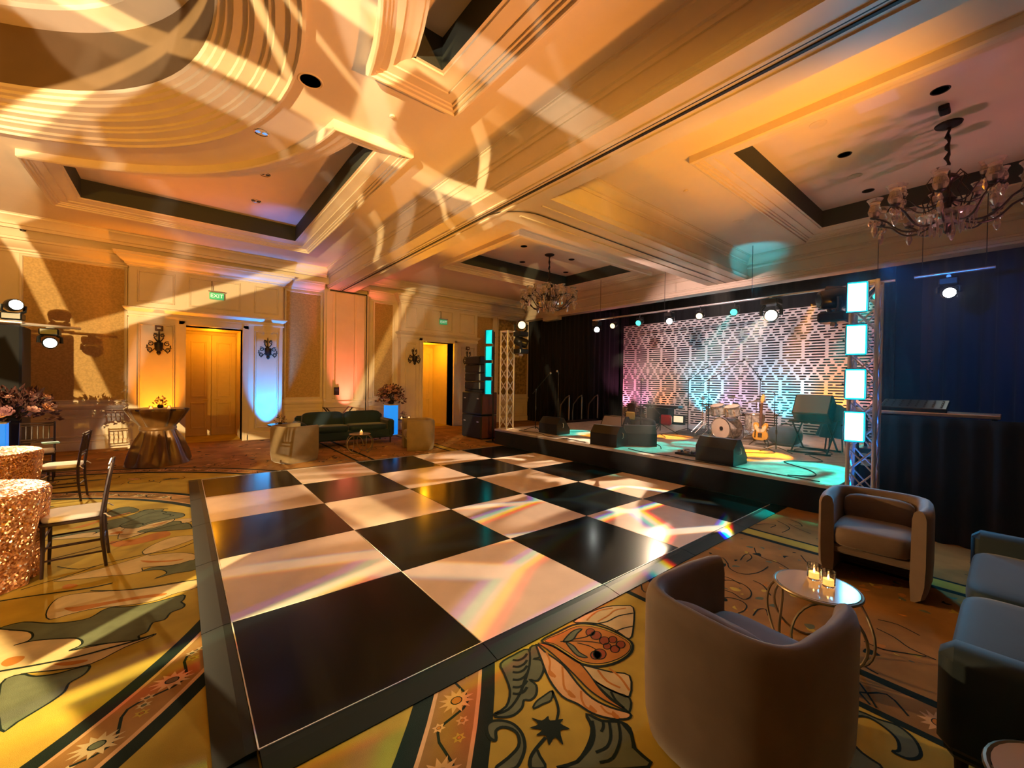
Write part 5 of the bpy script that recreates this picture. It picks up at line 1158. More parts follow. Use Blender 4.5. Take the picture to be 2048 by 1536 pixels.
for s in (-1, 1):
    obj('leg', M().tube([(.10, 0, .30), (.02, s * .14, .08), (-.12, s * .18, .008)], .010, 6), MT['black'], gst); obj('cradle', M().tube([(.02, s * .10, .10), (-.07, s * .10, .10), (-.085, s * .10, .14)], .010, 6), MT['black'], gst)
obj('leg', M().tube([(.10, 0, .30), (.28, 0, .008)], .010, 6), MT['black'], gst)

# ------------------------------------------------------------------ keyboard corner at the right of the stage
xs_ = thing('keyboard_stand', 'black crossed keyboard stand at the right front of the stage', 'stand', (9.25, .30, ZT))
for y in (-.28, .28):
    for s in (-1, 1): obj('leg', M().tube([(s * .36, y, .02), (-s * .34, y, .60)], .017, 6), MT['blackgloss'], xs_)
for s in (-1, 1): obj('foot_bar', M().tube([(s * .36, -.34, .017), (s * .36, .34, .017)], .017, 6), MT['black'], xs_)
for s in (-1, 1): obj('top_bar', M().tube([(s * .34, -.33, .60), (s * .34, .33, .60)], .015, 6), MT['black'], xs_)
km = thing('stage_monitor', 'tilted grey fronted monitor lying on the crossed keyboard stand', 'monitor', (9.25, .32, ZT + .63), 0, 'wedge stage monitors')
c = M(); c.T = Matrix.Translation((0, 0, .20)) @ Matrix.Rotation(.62, 4, 'Y'); c.rbox((0, 0, 0), (.34, .60, .46), .015); cb = obj('cabinet', c, MT['blackgloss'], km, smooth=None)
c = M(); c.T = Matrix.Translation((0, 0, .20)) @ Matrix.Rotation(.62, 4, 'Y'); c.rbox((-.172, 0, 0), (.014, .55, .41), .004); obj('grille', c, MT['greycab'], km, smooth=None)['label'] = 'pale grey front grille'
lp = mic_stand('short desk lamp arm clipped before the tilted monitor', (8.62, .75, ZT), 0, .70, boom=(-.6, .34, .5), mics=False); lp['category'] = 'stand'
MT['denim'] = mat('blue_cloth', (0.03, 0.07, 0.13), 0.85, sheen=.4, var=.4, vscale=5)
cs = thing('draped_stool', 'stool hung with a dark blue jacket behind the keyboard stand', 'stool', (9.85, .10, ZT))
for q in range(4):
    a = TAU * q / 4 + .78; obj('leg', M().cyl((.2 * math.cos(a), .2 * math.sin(a), 0), (.14 * math.cos(a), .14 * math.sin(a), .62), .013, n=6), MT['black'], cs)
obj('jacket', M().lathe([(0, .92), (.08, .90), (.16, .80), (.20, .62), (.26, .42), (.30, .28), (.27, .26)], 60, fold=lambda th, k: 1 + .16 * k * math.sin(th * 5 + 1) + .08 * k * math.sin(th * 9)), MT['denim'], cs, smooth=180)
gbg = thing('gig_bag', 'rounded dark blue gear bag lying right of the guitar', 'bag', (9.75, .95, ZT))
obj('bag', M().ell((0, 0, .21), (.30, .30, .205), 24, 12, .7), MT['denim'], gbg, smooth=180); obj('strap', M().tube([(.1, -.2, .36), (.05, 0, .47), (.1, .2, .36)], .012, 6), MT['black'], gbg)
MT['pale'] = mat('pale_lit_panel', (.75, .62, .45), .5, em=(1, .75, .45), es=.9)
for (x, y, lb) in ((11.9, .12, 'right'), (11.75, 4.42, 'left')):
    t = thing('floor_light', 'small white faced floor light at the foot of the backdrop, %s' % ('behind the keyboard corner' if lb == 'right' else 'beside the red case'), 'stage light', (x, y, ZT), .1, 'floor lights of the backdrop')
    obj('housing', M().rbox((0, 0, .17), (.12, .36, .26), .02), MT['blackgloss'], t, smooth=None); obj('lens_panel', M().rbox((-.062, 0, .17), (.012, .29, .19), .01), MT['pale'], t, smooth=None)
    obj('foot', M().b2((-.08, -.16, 0), (.08, .16, .045)), MT['black'], t, smooth=None)
# ------------------------------------------------------------------ left back corner of the stage
am = thing('amplifier', 'black amplifier cabinet under a long keyboard at the stage back', 'amplifier', (11.55, 4.95, ZT))
obj('cabinet', M().rbox((0, 0, .25), (.40, .74, .49), .02), MT['blackgloss'], am, smooth=None); obj('grille', M().rbox((-.20, 0, .21), (.014, .66, .36), .004), MT['grille'], am, smooth=None); obj('handle', M().rbox((-.05, .0, .497), (.05, .2, .02), .006), MT['alu'], am, smooth=None)
kb = thing('keyboard', 'long slim keyboard lying across the black amplifier', 'keyboard', (11.5, 4.85, ZT + .51)); obj('body', M().rbox((0, 0, .045), (.30, 1.20, .075), .01), MT['wood'], kb, smooth=None)
m = M()
for i in range(28): m.b2((-.13, -.55 + i * .0395, .083), (-.01, -.55 + i * .0395 + .037, .092))
obj('keys', m, MT['white'], kb, smooth=None)['kind'] = 'stuff'; obj('control_panel', M().b2((.01, -.56, .082), (.13, .56, .087)), MT['black'], kb, smooth=None)
MT['redcase'] = mat('red_case', (.55, .02, .015), .35, coat=.4)
rc = thing('red_case', 'small bright red case in front of the amplifier', 'case', (11.2, 4.55, ZT), .3); obj('shell', M().rbox((0, 0, .16), (.18, .34, .32), .05), MT['redcase'], rc, smooth=40)
for z in (.09, .23): obj('band', M().rbox((0, 0, z), (.186, .346, .02), .008), MT['redcase'], rc, smooth=None)
obj('handle', M().tube([(0, -.06, .315), (0, -.05, .36), (0, .05, .36), (0, .06, .315)], .008, 6), MT['black'], rc)
MT['browncase'] = mat('brown_leather_case', (.10, .035, .018), .5, var=.3)
for (x, y, rz, s, lb) in ((11.5, 5.98, .3, 1.0, 'upright brown instrument case at the left back of the stage'), (11.35, 5.50, -.4, .82, 'smaller reddish brown case leaning beside the upright one')):
    t = thing('instrument_case', lb, 'case', (x, y, ZT), rz, 'brown instrument cases'); t.scale = (s, s, s)
    prof = [(0, .02), (.17, .03), (.22, .12), (.20, .24), (.12, .33), (.11, .42), (.14, .50), (.10, .58), (0, .60)]
    poly = [(p[0], p[1]) for p in prof] + [(-p[0], p[1]) for p in prof[-2:0:-1]]
    m = M(); m.T = Matrix(((0, 0, -1, 0), (-1, 0, 0, 0), (0, 1, 0, 0), (0, 0, 0, 1))); m.prism(poly, -.07, .07); q = obj('shell', m, MT['browncase'], t, smooth=None); q.modifiers.new('b', 'BEVEL').width = .02
    obj('handle', M().tube([(-.075, -.05, .26), (-.11, -.04, .26), (-.11, .04, .26), (-.075, .05, .26)], .008, 6), MT['brass'], t); obj('foot', M().b2((-.06, -.12, 0), (.06, .12, .03)), MT['black'], t, smooth=None)
hn = thing('coiled_cable', 'coil of orange cable hung on the gear behind the lit grey monitor', 'cable', (9.9, 4.95, ZT + .03)); m = M()
P = [(.012 * math.sin(a * 3), (.115 + .012 * math.sin(a * 2.3)) * math.cos(a), .17 + (.115 + .012 * math.cos(a * 1.7)) * math.sin(a)) for a in [TAU * i / 24 for i in range(24 * 4 + 1)]]
obj('coil', m.tube(P, .010, 6), mat('orange_cable', (.7, .28, .05), .4), hn); obj('hook_stand', M().tube([(.03, 0, -.02), (.03, 0, .29), (-.02, 0, .29)], .012, 6), MT['black'], hn); obj('base', M().lathe([(0, -.03), (.12, -.03), (.12, -.012), (0, -.012)], 16), MT['black'], hn)
gb2 = thing('gig_bag', 'black soft bag heaped behind the lit grey monitor', 'bag', (9.4, 4.35, ZT), .4); obj('bag', M().ell((0, 0, .17), (.26, .48, .165), 24, 12, .6), MT['drape'], gb2, smooth=180); obj('strap', M().tube([(0, -.3, .30), (-.02, 0, .40), (0, .3, .30)], .014, 6), MT['black'], gb2)
yc = M().rbox((0, 0, .10), (.05, .26, .20), .03); yo = obj('yellow_bag', yc, mat('pale_yellow_card', (.75, .70, .25), .6), smooth=40, loc=(8.35, 3.95, ZT)); yo.location = (8.38, 3.86, ZT + .365)
tag(yo, 'small pale yellow bag showing over the lit grey monitor', 'bag')
st2 = M().b2((-.16, -.2, 0), (.16, .2, .36)); so = obj('equipment_box', st2, MT['black'], smooth=None, loc=(8.45, 3.86, ZT)); tag(so, 'black equipment box under the pale yellow bag', 'box')
# pedal board, set list papers, cables
pbd = thing('pedal_board', 'pedal board with small effect pedals left of the front wedge monitor', 'pedal board', (6.86, 1.52, ZT))
obj('board', M().rbox((0, 0, .02), (.26, .50, .035), .006), MT['black'], pbd, smooth=None)
for i, cm in enumerate(('chrome', 'redcase', 'blackgloss', 'gold', 'pearl', 'teal', 'chrome')):
    obj('pedal', M().rbox((-.06 + .12 * (i % 2), -.19 + .062 * i, .06), (.10, .055, .045), .006), MT[cm], pbd, smooth=None)
def cable(label, P, r=.007, mm='black'):
    Q = []
    for i in range(len(P) - 1):
        for k in range(6):
            t = k / 6; a = Vector(P[max(i - 1, 0)]); b = Vector(P[i]); c_ = Vector(P[i + 1]); d = Vector(P[min(i + 2, len(P) - 1)])
            Q.append(.5 * ((2 * b) + (c_ - a) * t + (2 * a - 5 * b + 4 * c_ - d) * t * t + (3 * b - a - 3 * c_ + d) * t ** 3))
    Q.append(Vector(P[-1])); tag(obj('cable', M().tube(Q, r, 6), MT[mm]), label, 'cable', 'loose cables')
z = ZT + .008
cable('black cable winding from the guitar to the front wedge monitor', [(9.0, 1.1, z), (8.4, .7, z), (7.9, 1.1, z), (7.4, .8, z), (7.0, 1.0, z)])
cable('black cable looping across the right front of the stage', [(8.6, .2, z), (8.1, -.1, z), (7.6, .3, z), (7.1, -.2, z), (6.7, -.35, z), (6.45, -.1, z)])
cable('black cable along the stage lip between the wedge monitors', [(6.5, 2.6, z), (6.38, 2.2, z), (6.42, 1.7, z), (6.36, 1.3, z), (6.4, .5, z), (6.36, -.5, z)])
cable('black cable along the left stage lip to the end monitor', [(6.4, 3.6, z), (6.46, 4.2, z), (6.38, 4.7, z), (6.6, 5.3, z), (6.5, 5.9, z)])
cable('thin cable from the middle boom stand to the stage lip', [(9.1, 3.5, z), (8.5, 3.0, z), (8.0, 3.3, z), (7.4, 2.5, z), (7.0, 2.2, z)])
cable('black cable bunched under the keyboard stand', [(9.6, .5, z), (9.3, .1, z), (9.0, .5, z), (9.35, .6, z), (9.5, .2, z), (9.1, .0, z), (8.7, .3, z)])
cable('thin black cable crossing the left stage half', [(7.0, 5.1, z), (7.7, 4.9, z), (8.2, 4.4, z), (7.9, 3.7, z)])
# stairs with curved rails behind the left stage end
MT['steel'] = mat('dull_steel', (.35, .36, .38), .3, metal=.9)
ss = thing('stage_stairs', 'stage stairs with curved steel handrails against the black drape', 'stairs', (9.7, 7.05, 0))
for i in range(2): obj('step', M().rbox((.75, .15 + .28 * i, .36 - .15 * i), (1.3, .28, .03), .005), MT['black'], ss, smooth=None)
obj('side_frame', M().b2((.1, .0, .0), (.16, .55, .34)), MT['black'], ss, smooth=None); obj('side_frame', M().b2((1.34, .0, .0), (1.4, .55, .34)), MT['black'], ss, smooth=None)
for x in (.0, .62, 1.45):
    obj('handrail', M().tube([(x, .5, .02), (x, .5, .62), (x, .46, .9), (x - .02, .2, 1.16), (x - .05, .05, 1.22), (x - .1, 0, 1.16), (x - .1, 0, .42)], .020, 8), MT['steel'], ss)
# ------------------------------------------------------------------ right of the stage: mixing position behind the low drape
mxr = thing('mixing_table', 'dark table with a slanted mixing console right of the stage', 'table', (7.15, -1.83, 0))
obj('table_top', M().rbox((0, .45, 1.36), (.62, 1.3, .04), .006), MT['alu'], mxr, smooth=None)
for x in (-.25, .25):
    for y in (-.15, 1.05): obj('leg', M().cyl((x, y, 0), (x, y, 1.34), .02, n=8), MT['black'], mxr)
mc = thing('mixing_console', 'mixing console tilted on the table right of the stage', 'mixer', (7.1, -1.30, 1.382))
m = M(); m.T = Matrix.Rotation(-.22, 4, 'Y'); m.rbox((.03, 0, .06), (.44, .62, .06), .008); obj('body', m, MT['blackgloss'], mc, smooth=None)
m = M(); m.T = Matrix.Rotation(-.22, 4, 'Y')
for i in range(8):
    for j in range(4): m.cyl((-.12 + .09 * j, -.26 + .075 * i, .09), (-.12 + .09 * j, -.26 + .075 * i, .105), .010, n=6)
obj('knobs', m, MT['chrome'], mc)['kind'] = 'stuff'
fc = thing('flight_case', 'black flight case with steel latches right of the glowing tower', 'case', (7.35, -1.02, 0))
obj('box', M().rbox((0, 0, .47), (.55, .62, .72), .01), MT['blackgloss'], fc, smooth=None); obj('lid_strip', M().rbox((-.277, 0, .74), (.012, .62, .04), .003), MT['alu'], fc, smooth=None)
for y in (-.18, .18): obj('latch', M().rbox((-.282, y, .64), (.016, .10, .09), .004), MT['alu'], fc, smooth=None)
for x in (-.2, .2):
    for y in (-.22, .22): obj('caster', M().cyl((x - .0, y - .02, .055), (x, y + .02, .055), .055, n=12), MT['black'], fc)
# ------------------------------------------------------------------ truss towers and lighting fixtures
MT['truss'] = mat('truss_aluminium', (0.78, 0.77, 0.76), 0.34, metal=0.55)
def truss(label, loc, h, wd=.27, rz=0.0, bay=.30):
    t = thing('truss_tower', label, 'truss', loc, rz, 'truss towers of the stage'); a = wd / 2
    obj('base_plate', M().rbox((0, 0, .008), (wd + .08, wd + .08, .016), .003), MT['truss'], t, smooth=None)
    cm = M().cyl((0, 0, .016), (0, 0, h), .024, n=10).mesh('chord', MT['truss'], 40)
    for x in (-a, a):
        for y in (-a, a): obj('chord', cm, None, t, loc=(x, y, 0))
    n = int(h / bay); L = (h - .08) / n
    bl = M().cyl((-a, 0, 0), (a, 0, L), .0095, n=6).mesh('brace', MT['truss'], 60); bl2 = M().cyl((a, 0, 0), (-a, 0, L), .0095, n=6).mesh('brace', MT['truss'], 60)
    for (dx, dy, rr) in ((0, -a, 0), (0, a, 0), (-a, 0, PI / 2), (a, 0, PI / 2)):
        for i in range(n):
            obj('brace', bl, None, t, loc=(dx, dy, .04 + L * i), rot=(0, 0, rr)); obj('brace', bl2, None, t, loc=(dx, dy, .04 + L * i), rot=(0, 0, rr))
    obj('end_frame', M().tube([(-a, -a, h - .02), (a, -a, h - .02), (a, a, h - .02), (-a, a, h - .02)], .02, 8, True), MT['truss'], t)
    return t
truss('aluminium truss tower with glowing panels at the right front corner of the stage', (6.42, -.925, 0), 3.0, .25, .0)
truss('aluminium truss tower at the left end of the stage beside the loudspeaker stack', (6.52, 6.46, ZT), 2.62, .25, .15)
MT['led_hot'] = mat('lit_cyan_panel', (.2, .7, .8), .4, em=(0.62, 1.0, 1.0), es=5.0)
MT['led_halo'] = mat('cyan_panel_halo', (0, .4, .5), .4, em=(0.0, .80, .95), es=1.3); MT['led_dim'] = mat('lit_turquoise_panel', (0, .4, .4), .4, em=(0.0, .62, .64), es=1.15)  # cyan rim colour stands for the halo of the hot panels
def led(label, loc, rz, mm, group):
    # face towards local -X
    t = thing('light_panel', label, 'stage light', loc, rz, group)
    obj('housing', M().rbox((.03, 0, 0), (.07, .20, .37), .012), MT['blackgloss'], t, smooth=None)
    obj('halo_frame', M().rbox((-.002, 0, 0), (.008, .198, .366), .006), MT['led_halo' if mm == 'led_hot' else 'led_dim'], t, smooth=None)  # glowing plate behind the face, imitates its halo
    obj('led_face', M().rbox((-.008, 0, 0), (.008, .172, .335), .006), MT[mm], t, smooth=None)['label'] = 'glowing grid of light cells'
    for s in (-1, 1): obj('shutter', M().rbox((-.03, s * .102, 0), (.07, .008, .35), .003), MT['blackgloss'], t, smooth=None)
    for z in (-.17, .17): obj('shutter', M().rbox((-.02, 0, z * 1.10), (.05, .19, .008), .003), MT['blackgloss'], t, smooth=None)
    obj('yoke', M().tube([(.03, -.115, 0), (.12, -.115, 0), (.12, .115, 0), (.03, .115, 0)], .008, 6), MT['black'], t); obj('clamp', M().cyl((.10, 0, -.03), (.10, 0, .03), .03, n=10), MT['black'], t)
    return t
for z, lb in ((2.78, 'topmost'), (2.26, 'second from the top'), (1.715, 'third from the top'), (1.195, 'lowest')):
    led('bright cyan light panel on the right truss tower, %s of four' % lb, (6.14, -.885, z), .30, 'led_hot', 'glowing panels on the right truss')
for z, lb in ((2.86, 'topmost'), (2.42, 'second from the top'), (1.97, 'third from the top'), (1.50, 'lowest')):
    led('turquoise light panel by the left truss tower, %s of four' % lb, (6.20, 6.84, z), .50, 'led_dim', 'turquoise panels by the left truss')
lps = thing('panel_pole', 'thin black pole carrying the turquoise panels beside the left truss', 'stand', (6.40, 6.90, 0)); obj('pole', M().cyl((0, 0, .01), (0, 0, 3.02), .022, n=10), MT['black'], lps); obj('base_plate', M().lathe([(.2, 0), (.2, .012), (0, .012), (0, 0)], 20), MT['black'], lps, smooth=30)
MT['lens_hot'] = mat('hot_lens', (1, .9, .7), .3, em=(1.0, .86, .60), es=22); MT['lens_mid'] = mat('warm_lens', (1, .8, .5), .3, em=(1.0, .74, .36), es=2.4); MT['lens_teal'] = mat('turquoise_lens', (.1, .9, .7), .3, em=(.05, .85, .66), es=1.6); MT['lens_dark'] = mat('dark_lens', (.02, .03, .04), .08)
MT['lens_white'] = mat('white_lens', (1, 1, 1), .3, em=(.95, 1.0, .92), es=30)
def mover(label, loc, aim, lens='lens_dark', hang=False, s=1.0, group='moving head lights', rz=0.0):
    t = thing('moving_head', label, 'stage light', loc, 0, group); k = -1 if hang else 1
    obj('base', M().rbox((0, 0, k * .07), (.30 * s, .30 * s, .13), .02), MT['blackgloss'], t, smooth=None)
    obj('clamp', M().cyl((-.05, 0, -k * .02), (.05, 0, -k * .02), .03, n=10), MT['alu'], t)
    d = (Vector(aim) - (Vector(loc) + Vector((0, 0, k * .30 * s)))).normalized(); pz = Vector((0, 0, k * .32 * s)); ax = Vector((-d.y, d.x, 0)); ax = ax.normalized() if ax.length > 1e-3 else Vector((0, 1, 0))
    for q in (-1, 1): obj('yoke_arm', M().tube([(ax * q * .10 * s) + Vector((0, 0, k * .13)), (ax * q * .165 * s) + Vector((0, 0, k * .20 * s)), (ax * q * .165 * s) + pz], [.03 * s, .03 * s, .035 * s], 8), MT['blackgloss'], t)
    p = pz; h = M().tube([p - d * .19 * s, p - d * .16 * s, p - d * .05 * s, p + d * .14 * s, p + d * .17 * s], [.07 * s, .11 * s, .13 * s, .125 * s, .11 * s], 18); obj('head', h, MT['blackgloss'], t, smooth=50)
    obj('lens', M().tube([p + d * .168 * s, p + d * .178 * s], [.10 * s, .095 * s], 18), MT[lens], t, smooth=30)
    return t, Vector(loc) + p + d * .20 * s
mvL1, PL1 = mover('moving head light hung at the top of the left truss tower', (6.75, 6.18, 2.86), (4.0, 2.0, 2.2), 'lens_mid', rz=0)
mvL2, PL2 = mover('dark moving head light below its twin on the left truss tower', (6.76, 6.18, 2.40), (9.0, 4.0, 1.6))
mvR, PR = mover('dark moving head light hung left of the right truss tower', (6.42, -.60, 2.52), (5.0, 1.6, 2.6), hang=False)
mover('black moving head light high behind the right truss tower top', (6.66, -.56, 2.74), (6.4, .8, 3.2), s=.7)
# pipe above the back of the stage with par cans
XP = 10.0; ZP = 3.66
pp = thing('lighting_pipe', 'long steel pipe hung above the stage back carrying par lights', 'pipe', (XP, 2.85, ZP)); obj('pipe', M().cyl((0, -3.55, 0), (0, 3.6, 0), .026, n=10), MT['alu'], pp)
for y in (-3.3, -1.1, 1.1, 3.3): obj('hanger', M().cyl((0, y, .02), (0, y, 1.45), .006, n=5), MT['black'], pp)
def par(label, loc, aim, lens, r=.085):
    t = thing('par_light', label, 'stage light', loc, 0, 'par lights on the stage pipe'); p = Vector((0, 0, -.20)); d = (Vector(aim) - Vector(loc) - p).normalized(); ax = Vector((-d.y, d.x, 0)).normalized()
    obj('clamp', M().tube([(-.03, 0, -.01), (0, 0, .035), (.03, 0, -.01)], .014, 6), MT['black'], t)
    obj('yoke', M().tube([p + ax * (r + .02), p + ax * (r + .02) + Vector((0, 0, .12)), p - ax * (r + .02) + Vector((0, 0, .12)), p - ax * (r + .02)], .008, 6), MT['black'], t); obj('stem', M().cyl((0, 0, -.01), (0, 0, -.09), .012, n=6), MT['black'], t)
    obj('can', M().tube([p - d * .14, p - d * .10, p + d * .10, p + d * .11], [r * .6, r, r, r * .96], 18), MT['blackgloss'], t, smooth=40)
    obj('lens', M().tube([p + d * .108, p + d * .116], [r * .92, r * .85], 18), MT[lens], t, smooth=30)
    return Vector(loc) + p + d * .14
AIMC = (0, -1.5, 1.5)
PARS = [(5.62, 'lens_mid', 'warm par light on the pipe above the left backdrop edge'), (4.72, 'lens_teal', 'turquoise par light second from the left on the stage pipe'), (2.95, 'lens_mid', 'amber par light on the stage pipe left of the drum kit'), (2.12, 'lens_teal', 'turquoise par light on the stage pipe left of the brightest lamp'), (-.46, 'lens_teal', 'turquoise par light seen right of the glowing tower')]
PP = [par(lb, (XP, y, ZP - .03), (3.0, y - 1.2, .8), ln) for (y, ln, lb) in PARS]
mvA, PA = mover('bright white moving head hung over the stage left of the pale drapes', (XP + .1, 6.36, 3.62), (0, -1.5, 1.8), 'lens_white', True, .8)
mvB, PB = mover('bright warm moving head hung on the pipe third from the left', (XP, 3.80, 3.60), (0, -2.0, 1.8), 'lens_white', True, .75)
mvC, PC = mover('dazzling golden moving head in the middle of the stage pipe', (XP - .05, 1.33, 3.60), (-0.28, -2.11, 1.75), 'lens_hot', True, 1.15)
mvD, PD = mover('white moving head high at the right end of the stage', (XP, -1.38, 3.58), (2, -2.6, 1.9), 'lens_white', True, .8)
sp2 = thing('lighting_pipe', 'short steel pipe holding the white moving head at the right stage end', 'pipe', (XP, -1.40, ZP)); obj('pipe', M().cyl((0, -.5, 0), (0, .45, 0), .026, n=10), MT['alu'], sp2)
for y in (-.4, .35): obj('hanger', M().cyl((0, y, .02), (0, y, 1.24), .006, n=5), MT['black'], sp2)
# left picture edge: lighting tower of the band leader's desk
tw = thing('lighting_tower', 'dark cloth covered lighting tower at the left picture edge', 'tower', (-2.62, 8.05, 0))
obj('cover', M().rbox((0, 0, 1.27), (.62, .62, 2.54), .03), MT['drape'], tw, smooth=None)['label'] = 'black stretch cover'
obj('top_frame', M().tube([(-.30, -.30, 2.60), (.30, -.30, 2.60), (.30, .30, 2.60), (-.30, .30, 2.60)], .025, 8, True), MT['truss'], tw)
obj('cross_bar', M().cyl((.28, -.2, 2.58), (.98, .1, 2.58), .025, n=8), MT['truss'], tw)
obj('foot_plate', M().b2((-.36, -.36, 0), (.36, .36, .012)), MT['black'], tw, smooth=None)
tw.location = (-2.76, 9.25, 0)
mvE, PE = mover('moving head light standing on top of the dark tower at the left edge', (-2.60, 9.2, 2.64), (.8, 2.0, 2.7), 'lens_white', False, .85)
mvF, PF = mover('dazzling moving head light hung under the tower cross bar at left', (-2.16, 9.24, 2.54), (-.26, -2.0, 1.75), 'lens_white', True, .85)

# ------------------------------------------------------------------ chandeliers
MT['bronzedark'] = mat('dark_bronze', (0.05, 0.035, 0.03), 0.35, metal=0.7)
MT['cream_trim'] = mat('tan_reflector', (0.35, 0.22, 0.12), 0.5)
MT['crystal'] = mat('crystal_glass', (0.72, 0.62, 0.58), 0.12, trans=.75, ior=1.5, spec=.9)
def chandelier(label, loc, drop, R=.98):
    # hangs from loc; drop = length of the chain
    t = thing('chandelier', label, 'chandelier', loc, 0, 'glass chandeliers')
    obj('canopy', M().lathe([(0, 0), (.14, 0), (.13, -.02), (.05, -.05), (0, -.05)], 24), MT['iron'], t, smooth=40)
    obj('chain_sleeve', M().tube([(.012 * math.sin(i * 2.1), .012 * math.cos(i * 1.7), -drop * i / 16) for i in range(17)], [.022 + .010 * math.sin(i * 1.9) for i in range(17)], 8), MT['iron'], t)
    z0 = -drop
    obj('stem', M().lathe([(.02, z0), (.10, z0 - .05), (.12, z0 - .09), (.05, z0 - .14), (.035, z0 - .24), (.07, z0 - .32), (.10, z0 - .36), (.05, z0 - .42), (.04, z0 - .52), (.13, z0 - .58), (.17, z0 - .63), (.10, z0 - .70), (.03, z0 - .74), (.03, z0 - .80), (0, z0 - .83)], 20), MT['bronzedark'], t, smooth=60)
    obj('bowl', M().lathe([(.30, z0 - .56), (.27, z0 - .63), (.16, z0 - .69), (.05, z0 - .71)], 28, cap=False), MT['crystal'], t, smooth=60)
    P = []
    for i in range(15):
        u = i / 14; P.append((.06 + (R - .06) * u, 0, z0 - .60 - .13 * math.sin(PI * min(1, u * 1.25)) + .20 * max(0, u - .6) ** 1.2 * 2))
    e = P[-1]
    am = M().tube(P, .014, 6).mesh('arm', MT['bronzedark'], 60)
    cupm = M().lathe([(.01, -.02), (.05, .0), (.055, .012), (.018, .018), (.016, .09), (0, .09)], 14, c=e).mesh('candle_cup', MT['iron'], 50)
    shm = M().lathe([(.04, .02), (.068, .05), (.08, .10), (.062, .16), (.055, .19), (.08, .25), (.095, .27)], 18, c=e, cap=False).mesh('shade', MT['crystal'], 60)
    dr = M()
    for (r, hh) in ((.0, .07), (.05, .05), (-.05, .05)):
        dr.lathe([(.003, 0), (.024, -hh * .5), (.03, -hh), (.012, -hh * 1.6), (0, -hh * 1.8)], 6, c=(e[0] + r, 0, e[2] - .03)); 
    dr.lathe([(.003, 0), (.03, -.04), (.04, -.10), (.018, -.16), (0, -.18)], 6, c=(e[0], 0, e[2] - .10)); dm_ = dr.mesh('drops', MT['crystal'], None)
    for (n, s, off, dz) in ((10, 1.0, 0.0, 0.0), (7, .66, .35, .24)):
        for k in range(n):
            a = TAU * k / n + off
            o = obj('arm', am, None, t, rot=(0, 0, a), loc=(0, 0, dz + (1 - s) * (z0 - .6))); o.scale = (s, 1, 1) if s == 1 else (s, s, s)
            for mm_, nm in ((cupm, 'candle_cup'), (shm, 'glass_shade'), (dm_, 'crystal_drops')):
                q = D.objects.new(nm, mm_); COL.objects.link(q); q.parent = o
                if nm == 'crystal_drops': q['kind'] = 'stuff'
                if s != 1: q.location = (e[0] * (1 - 1 / 1) , 0, 0)
    fr = M()
    for k in range(26):
        a = TAU * k / 26; fr.lathe([(.003, 0), (.012, -.03), (.012, -.13), (.004, -.17), (0, -.175)], 5, c=(.27 * math.cos(a), .27 * math.sin(a), z0 - .60))
    for k in range(14):
        a = TAU * k / 14; fr.lathe([(.003, 0), (.012, -.03), (.012, -.10), (.004, -.13), (0, -.135)], 5, c=(.16 * math.cos(a), .16 * math.sin(a), z0 - .69))
    obj('crystal_fringe', fr, MT['crystal'], t, smooth=None)['kind'] = 'stuff'
    for k in range(8):
        a = TAU * k / 8 + .2; obj('scroll', M().tube([(math.cos(a) * r, math.sin(a) * r, z0 + zz) for (r, zz) in ((.05, -.10), (.15, -.02), (.20, -.10), (.16, -.20), (.24, -.34), (.20, -.50))], .008, 6), MT['bronzedark'], t)
    return t
chA = chandelier('glass chandelier hanging in the front right ceiling coffer', (7.78, -1.50, ZU), .66, .74)
chandelier('smaller looking glass chandelier in the far ceiling coffer before the stage drape', (7.80, 6.22, ZU), .80, .74)

# ------------------------------------------------------------------ ceiling and wall fittings
def downlight(label, loc, r=.075, lens=False):
    t = thing('downlight', label, 'ceiling light', loc, 0, 'recessed ceiling downlights')
    obj('trim_ring', M().lathe([(r * .86, -.002), (r, -.008), (r * 1.06, -.003), (r * 1.06, 0)], 24, cap=False), MT['iron'] if not lens else MT['trim'], t)
    obj('reflector', M().lathe([(0, -.0015), (r * .88, -.0015)], 24), MT['black'] if not lens else MT['cream_trim'], t, smooth=None)
for (x, y, z, lb) in ((6.78, -1.50, ZU, 'larger dark ceiling downlight nearest the beam in the front coffer'), (7.656, -.41, ZU, 'dark ceiling downlight left of the front chandelier'), (9.45, -.38, ZU, 'dark ceiling downlight near the far corner of the front coffer'),
                      (6.78, 6.145, ZU, 'dark ceiling downlight left of the far chandelier canopy'), (7.69, 7.27, ZU, 'dark downlight towards the far wall side of the far coffer'), (8.59, 6.11, ZU, 'dark downlight right of the far chandelier canopy'), (9.5, 7.2, ZU, 'dark downlight in the far right corner of the far coffer')):
    downlight(lb, (x, y, z), .085)
downlight('round white downlight in the flat ceiling beside the dome', (.794, 2.732, ZS), .12, True)
for (x, y, lb) in ((.53, 4.16, 'bright twin lamp fitting in the flat ceiling between dome and far coffer'), (-.86, 7.6, 'twin lamp fitting at the left of the orange lit coffer'), (.863, 6.27, 'twin lamp fitting near the curved edge of the orange lit coffer'), (.90, 7.65, 'twin lamp fitting by the blue corner of the orange lit coffer')):
    z = ZS if 'flat' in lb else ZU; t = thing('twin_downlight', lb, 'ceiling light', (x, y, z), 0, 'twin ceiling downlights'); obj('trim_ring', M().lathe([(.07, -.003), (.085, -.008), (.09, 0)], 20, cap=False), MT['chrome'], t)
    for s in (-1, 1): obj('lamp', M().lathe([(0, -.006), (.032, -.006), (.034, -.001)], 12, c=(s * .04, 0, 0)), MT['black'] if z == ZU else MT['chrome'], t)
